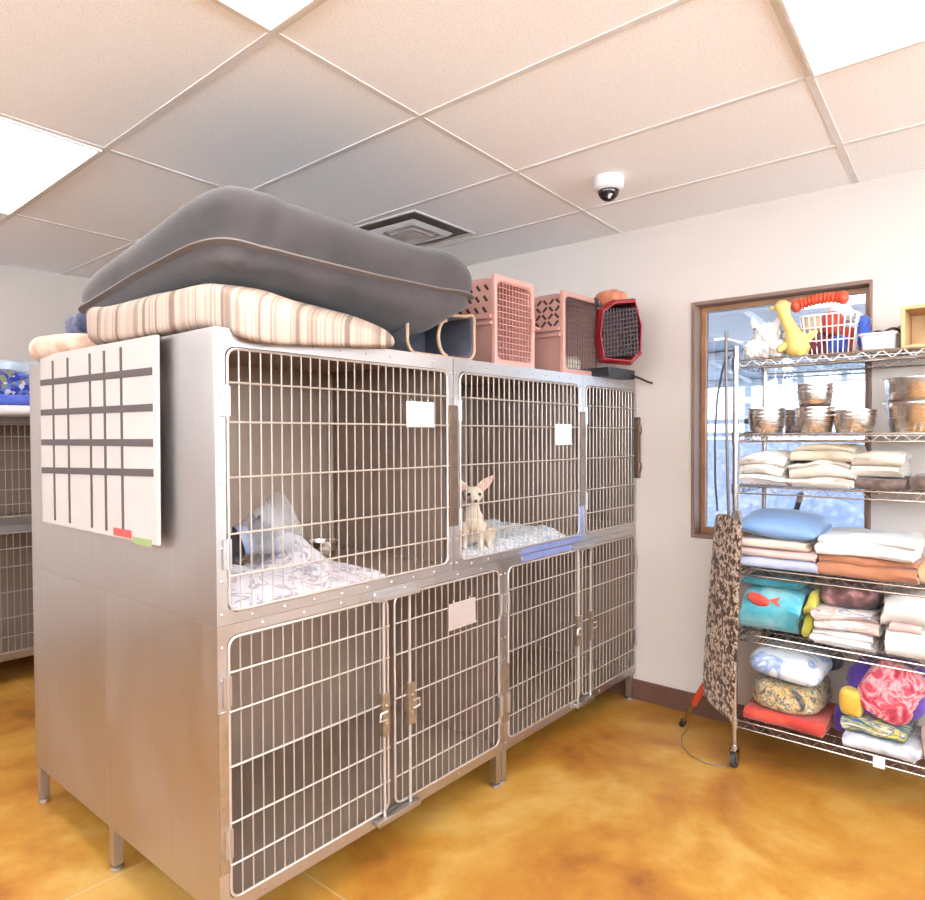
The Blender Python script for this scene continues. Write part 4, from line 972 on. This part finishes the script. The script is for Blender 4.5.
# comforters
M['turq'] = cloth('turquoise_print', [(.36, '4fb3c4'), (.5, '7fcbd6'), (.62, 'a9dfe2'), (.7, '5a9fb8')], 7, 'noise', 'LINEAR', .8)
M['teal'] = cloth('dark_teal', [(.4, '2a7f8c'), (.6, '45a0aa')], 8); M['fishred'] = cloth('red_fish_print', [(.4, 'd84436'), (.6, 'ef6a52')], 8); M['yellowc'] = cloth('yellow_cloth', [(.4, 'cdbb3c'), (.6, 'e2d668')], 9)
M['multi'] = cloth('mixed_flannel', [(.30, '8f6f64'), (.40, 'ece1d8'), (.52, 'd7ab9c'), (.58, 'f1e9e2'), (.66, '7f86a8'), (.72, 'e9d9cd')], 10, 'noise', 'LINEAR', 1.2, (1, .5, 4))
M['multi2'] = cloth('striped_linen', [(.0, 'f2ece8'), (.45, 'e3d2c6'), (.6, '8e94b4'), (.75, 'f2ece8')], 7, 'wave', 'LINEAR', 6, (1, .4, 3)); M['maroon'] = cloth('maroon_print', [(.36, '4c3434'), (.5, '7d5450'), (.62, 'c78f8e')], 12)
M['whitecomf'] = cloth('white_comforter', [(.3, 'e8dfd9'), (.7, 'f8f2ed')], 6); M['pinktuck'] = cloth('pink_blanket', [(.4, 'e3b5ac'), (.6, 'f2d3cb')], 8)
t = folded('comforter', 'turq', (3.185, .848, z5), .24, .33, .098, 2, 'turquoise printed comforter with a red fish', 'comforter', None, 15, amp=.012)
m = MB(); m.ball((-.163, .045, .150), (.012, .048, .026), 16, 10, Matrix.Rotation(.25, 3, 'X')); m.add([(-.171, .0, .155), (-.168, -.045, .175), (-.168, -.035, .15), (-.168, -.048, .13)], [(0, 1, 2), (0, 2, 3)]); m.build('fish_print', 'fishred', t, smooth=True)
folded('blanket', 'teal', (3.20, .855, z5+.203), .23, .30, .014, 2, 'dark teal blanket laid on the turquoise comforter', 'blanket', GL, 16, amp=.003)
folded('towel', 'yellowc', (3.21, .706, z5), .035, .30, .05, 4, 'yellow cloth squeezed beside the turquoise comforter', 'towel', GL, 17, amp=.006)
folded('blanket', 'multi2', (3.185, .573, z5), .225, .33, .022, 3, 'striped pale linen at the bottom of the flannel pile', 'blanket', GL, 18, amp=.016)
folded('blanket', 'multi', (3.19, .572, z5+.069), .215, .32, .019, 4, 'brown and pink flannel blanket in the middle of its pile', 'blanket', GL, 19, amp=.020)
blob('blanket', 'maroon', (3.20, .572, z5+.150), .27, .20, .085, 'maroon printed blanket crumpled on the flannel pile', 'blanket', GL, 20, .010, 9)
folded('comforter', 'whitecomf', (3.18, .318, z5), .235, .33, .060, 4, 'thick white comforter at the right edge of its shelf', 'comforter', None, 21, amp=.012)
folded('towel', 'pinktuck', (3.07, .36, z5+.10), .10, .085, .016, 2, 'pink towel poking out of the white comforter', 'towel', GL, 22, amp=.004)
# bottom shelf
M['redc'] = cloth('red_fleece', [(.35, 'c93a2c'), (.65, 'ee5f45')], 8); M['bluewhite'] = cloth('white_blue_print', [(.40, 'f1f2f6'), (.5, 'e4e8f2'), (.56, '86a0d2'), (.63, 'c9d5ec'), (.70, 'f3f4f8')], 11, 'noise', 'LINEAR', 1)
M['plaid'] = cloth('brown_yellow_print', [(.34, '4a4642'), (.42, '8d8478'), (.48, 'd8a63c'), (.54, 'd9c4a0'), (.60, '5a5550'), (.68, 'e2cfae')], 15, 'noise', 'LINEAR', 2)
M['purple'] = cloth('purple_fleece', [(.3, '4b2a8c'), (.7, '7548bd')], 6); M['floral'] = cloth('pink_red_floral', [(.36, 'b52a3c'), (.46, 'e2596a'), (.55, 'f0b9bd'), (.62, 'd8404c'), (.72, 'f5dcdc')], 15, 'noise', 'LINEAR', 1.5)
M['bgy'] = cloth('blue_yellow_green', [(.36, '35518f'), (.44, '4f7f6a'), (.50, 'e5c944'), (.54, '2f4a86'), (.62, 'efe6a8'), (.7, '35518f')], 11, 'noise', 'LINEAR', 1.5, (1, .5, 2)); M['lace'] = cloth('grey_lace', [(.4, '37333a'), (.6, '6d6670')], 30); M['gw'] = cloth('grey_white_fleece', [(.4, 'a9a7b2'), (.55, 'e6e4ea')], 12)
M['yel2'] = cloth('yellow_fleece', [(.4, 'd9a92c'), (.6, 'eccb58')], 8)
folded('blanket', 'redc', (3.185, .795, z6), .315, .33, .030, 2, 'red and orange folded blanket on the bottom shelf', 'blanket', GL, 23, amp=.007)
blob('blanket', 'plaid', (3.19, .80, z6+.062), .31, .27, .115, 'brown and yellow patterned blanket on the red blanket', 'blanket', GL, 24, .018, 8)
o = cushion(.155, .145, .062, -.055, 6, .6, .6, 72, 12, lambda p, u, v: p+nv(p, 8, 6)*.008).build('pillow', 'bluewhite', None, smooth=True, loc=(3.17, .80, z6+.245), rot=(math.radians(5), 0, 0)); tag(o, 'white pillow with blue print on the brown and yellow blanket', 'pillow')
blob('blanket', 'lace', (3.345, .79, z6+.19), .12, .32, .145, 'dark grey blanket bundled behind the blue printed pillow', 'blanket', GL, 25, .015, 9)
blob('blanket', 'purple', (3.22, .595, z6), .20, .055, .11, 'small purple bundle between the two bottom piles', 'blanket', GL, 26, .006, 9)
folded('blanket', 'gw', (3.165, .445, z6), .245, .33, .028, 2, 'grey and white fleece under the colourful bottom pile', 'blanket', GL, 27, amp=.010)
folded('blanket', 'bgy', (3.175, .462, z6+.058), .22, .31, .026, 2, 'blue, green and yellow print in the bottom right pile', 'blanket', GL, 28, amp=.010)
blob('blanket', 'yel2', (3.075, .545, z6+.113), .07, .075, .10, 'yellow fleece corner beside the purple blanket', 'blanket', GL, 29, .007, 12)
blob('blanket', 'purple', (3.23, .445, z6+.114), .28, .25, .19, 'big purple fleece heaped on the blue and yellow print', 'blanket', GL, 30, .020, 6)
fl = blob('blanket', 'floral', (3.085, .455, z6+.13), .09, .17, .20, 'pink and red floral blanket hanging over the purple fleece', 'blanket', GL, 33, .026, 9); fl.rotation_euler = (.45, .15, 0)
blob('blanket', 'pinksheet', (3.16, .245, z6), .28, .13, .13, 'pale pink blanket rolled at the bottom right edge', 'blanket', GL, 32, .012, 8)
t = MB().box(-.001, .001, -.02, .02, -.042, .0).build('paper_tag', 'paper', None, loc=(3.002, .44, LV[0]-.002)); tag(t, 'white paper tag hanging from the bottom shelf edge', 'tag')

# ------------------------------------------------------------------ ironing board, rod, cords
M['leo'] = cloth('leopard_print', [(.40, '3a2016'), (.49, '7d4c2e'), (.53, 'd9b592'), (.58, 'f6e8d6'), (.66, '9a6a48')], 42, 'noise', 'LINEAR', .6)
t = thing('ironing_board', (2.97, 1.05, 0), 'leopard print ironing board leaning on end against the shelving', 'ironing board', rz=.72)
def lean(x, z, dy=0): return Vector((x-.011*(z-.25)/.85, -.043*(z-.25)/.85+dy, z))
m = MB(); prof = [(.255, .13), (.275, .165), (.36, .188), (.50, .186), (.70, .176), (.88, .162), (1.03, .150), (1.09, .142), (1.105, .11)]
vs = []
for k, (z, hw) in enumerate(prof):
    wv = lambda x: .010*nz((x*6, z*5, 0), 1.2, 4)
    ring = [(-hw, .0), (-hw*.7, -.014), (-hw*.3, -.018), (hw*.3, -.018), (hw*.7, -.014), (hw, 0), (hw*.8, .010), (-hw*.8, .010)]
    vs += [lean(x, z+(.02*nz((x*14, 0, 0), 1, 8) if k == 0 else 0), y+wv(x)) for x, y in ring]
m.add(vs, [(k*8+i, k*8+(i+1) % 8, (k+1)*8+(i+1) % 8, (k+1)*8+i) for k in range(len(prof)-1) for i in range(8)]+[tuple(range(7, -1, -1)), tuple(range((len(prof)-1)*8, len(prof)*8))])
m.build('cover', 'leo', t, smooth=True, sub=1)
m = MB(); m.tube([lean(-.09, .24, -.027), lean(-.075, 1.06, -.027)], .008, 8); m.tube([lean(.09, .24, -.027), lean(.075, 1.06, -.027)], .008, 8); m.tube([lean(-.1, .3, -.027), lean(.1, .3, -.027)], .008, 8); m.build('frame', 'chrome', t, smooth=True)
m = MB(); m.add([lean(-.14, 1.09, -.008), lean(-.02, 1.09, -.008), lean(-.07, 1.135, -.008), lean(-.11, 1.135, -.008), lean(-.14, 1.09, .004), lean(-.02, 1.09, .004), lean(-.07, 1.135, .004), lean(-.11, 1.135, .004)], [(0, 1, 2, 3), (7, 6, 5, 4), (0, 4, 5, 1), (1, 5, 6, 2), (2, 6, 7, 3), (3, 7, 4, 0)]); m.build('iron_rest', 'greyc', t, bevel=.003)
p0, p1 = Vector((.13, -.028, .36)), Vector((.40, .010, .018)); d_ = p1-p0
lg = MB().tube([p0, p1], .0095, 10).build('leg', 'chrome', t, smooth=True)
MB().tube([p1-d_*.05, p1+d_*.015], .016, 12).build('foot', 'black', lg, smooth=60)
MB().tube([p0+d_*.2, p0+d_*.58], .0155, 10).build('sleeve', 'redrub', lg, smooth=60)
t = MB().tube([(2.985, 1.005, 1.10), (2.968, 1.010, 1.50), (2.965, 1.012, 1.895)], .007, 8).build('metal_rod', 'greywire', None, smooth=True); tag(t, 'thin metal rod standing up against the shelving\'s end post', 'rod')
pts = [(3.0, 1.01, 1.79), (2.985, 1.03, 1.75), (2.975, 1.052, 1.62), (2.97, 1.06, 1.45), (2.975, 1.06, 1.25), (2.99, 1.055, 1.12)]
t = MB().tube(pts, .0045, 6).build('power_cord', 'rubber', None, smooth=True); tag(t, 'dark cord hanging beside the shelving\'s end post', 'cord')
pts = [(3.27, 1.29, .004), (3.16, 1.28, .004), (3.06, 1.24, .004), (2.99, 1.17, .004), (2.96, 1.09, .004), (2.98, 1.0, .006)]
t = MB().tube(pts, .003, 6).build('power_cord', 'rubber', None, smooth=True); M['thincord'] = plain('thin_cord', '8d7a66', .6); t.data.materials[0] = M['thincord']; tag(t, 'thin cord curving over the floor by the front caster', 'cord')

# ------------------------------------------------------------------ ceiling vent and dome camera
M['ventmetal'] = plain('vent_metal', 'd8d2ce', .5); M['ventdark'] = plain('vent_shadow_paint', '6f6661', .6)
t = thing('ceiling_vent', (2.67, 2.60, ZC), 'square louvred air vent in the ceiling above the cages', 'air vent', rz=.03)
m = MB()
def sq(m, h0, z0_, h1, z1_):
    m.add([(sx*h, sy*h, z) for h, z in ((h0, z0_), (h1, z1_)) for sx, sy in ((-1, -1), (1, -1), (1, 1), (-1, 1))], [(i, (i+1) % 4, 4+(i+1) % 4, 4+i) for i in range(4)])
sq(m, .245, -.001, .245, -.010); sq(m, .245, -.010, .232, -.010); sq(m, .232, -.010, .232, -.001); m.build('frame', 'ventmetal', t)
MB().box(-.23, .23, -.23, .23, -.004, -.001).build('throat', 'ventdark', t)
m = MB()
for h0, h1 in ((.165, .135), (.105, .08)): sq(m, h0, -.012, h1, -.03); sq(m, h1, -.03, h1-.012, -.012); sq(m, h1-.012, -.012, h0, -.012)
m.build('louvre', 'ventmetal', t)
MB().box(-.055, .055, -.055, .055, -.03, -.012).build('centre_plate', 'ventmetal', t)
M['domeg'] = plain('smoked_dome', '2c2325', .08)
t = thing('dome_camera', (2.69, 1.425, ZC), 'white dome security camera on the ceiling', 'security camera')
m = MB(); m.lathe([(.066, -.001), (.068, -.02), (.066, -.045), (.055, -.056), (.046, -.058)], 32, cap0=True); m.build('housing', 'white', t, smooth=50)
m = MB(); m.lathe([(.046*math.cos(a), -.056-.046*math.sin(a)) for a in [PI/2*i/10 for i in range(11)]], 32); m.build('dome', 'domeg', t, smooth=True)
m = MB(); m.lathe([(.012, 0), (.012, .004)], 16, Matrix.Translation((-.025, -.02, -.088))@Matrix.Rotation(2.4, 4, 'X'), cap1=True); m.build('lens', 'white', t)

# ------------------------------------------------------------------ light, camera
wd = bpy.data.worlds.new('sky'); SC.world = wd; wd.use_nodes = True
bg = wd.node_tree.nodes['Background']; bg.inputs[0].default_value = (.80, .90, 1, 1); bg.inputs[1].default_value = 11
cam = bpy.data.cameras.new('camera'); co = bpy.data.objects.new('camera', cam); COL.objects.link(co); SC.camera = co
cam.sensor_width = 36; cam.sensor_fit = 'HORIZONTAL'; cam.lens = 678.8/925*36; cam.clip_start = .02
yaw, pit, rol = math.radians(40.04), math.radians(1.15), math.radians(-.2136)
fw = Vector((math.cos(yaw)*math.cos(pit), math.sin(yaw)*math.cos(pit), -math.sin(pit))); rt = Vector((math.sin(yaw), -math.cos(yaw), 0)); up = rt.cross(fw)
r2 = rt*math.cos(rol)+up*math.sin(rol); u2 = -rt*math.sin(rol)+up*math.cos(rol)
co.matrix_world = Matrix(((r2.x, u2.x, -fw.x, 0), (r2.y, u2.y, -fw.y, 0), (r2.z, u2.z, -fw.z, 1.45), (0, 0, 0, 1)))
vs_ = SC.view_settings; vs_.view_transform = 'Standard'; vs_.look = 'None'; vs_.exposure = 0.92; vs_.gamma = 1; vs_.use_curve_mapping = False
SC.cycles.max_bounces = 10; SC.cycles.diffuse_bounces = 5; SC.cycles.glossy_bounces = 5; SC.cycles.transparent_max_bounces = 12
SC.cycles.use_denoising = True
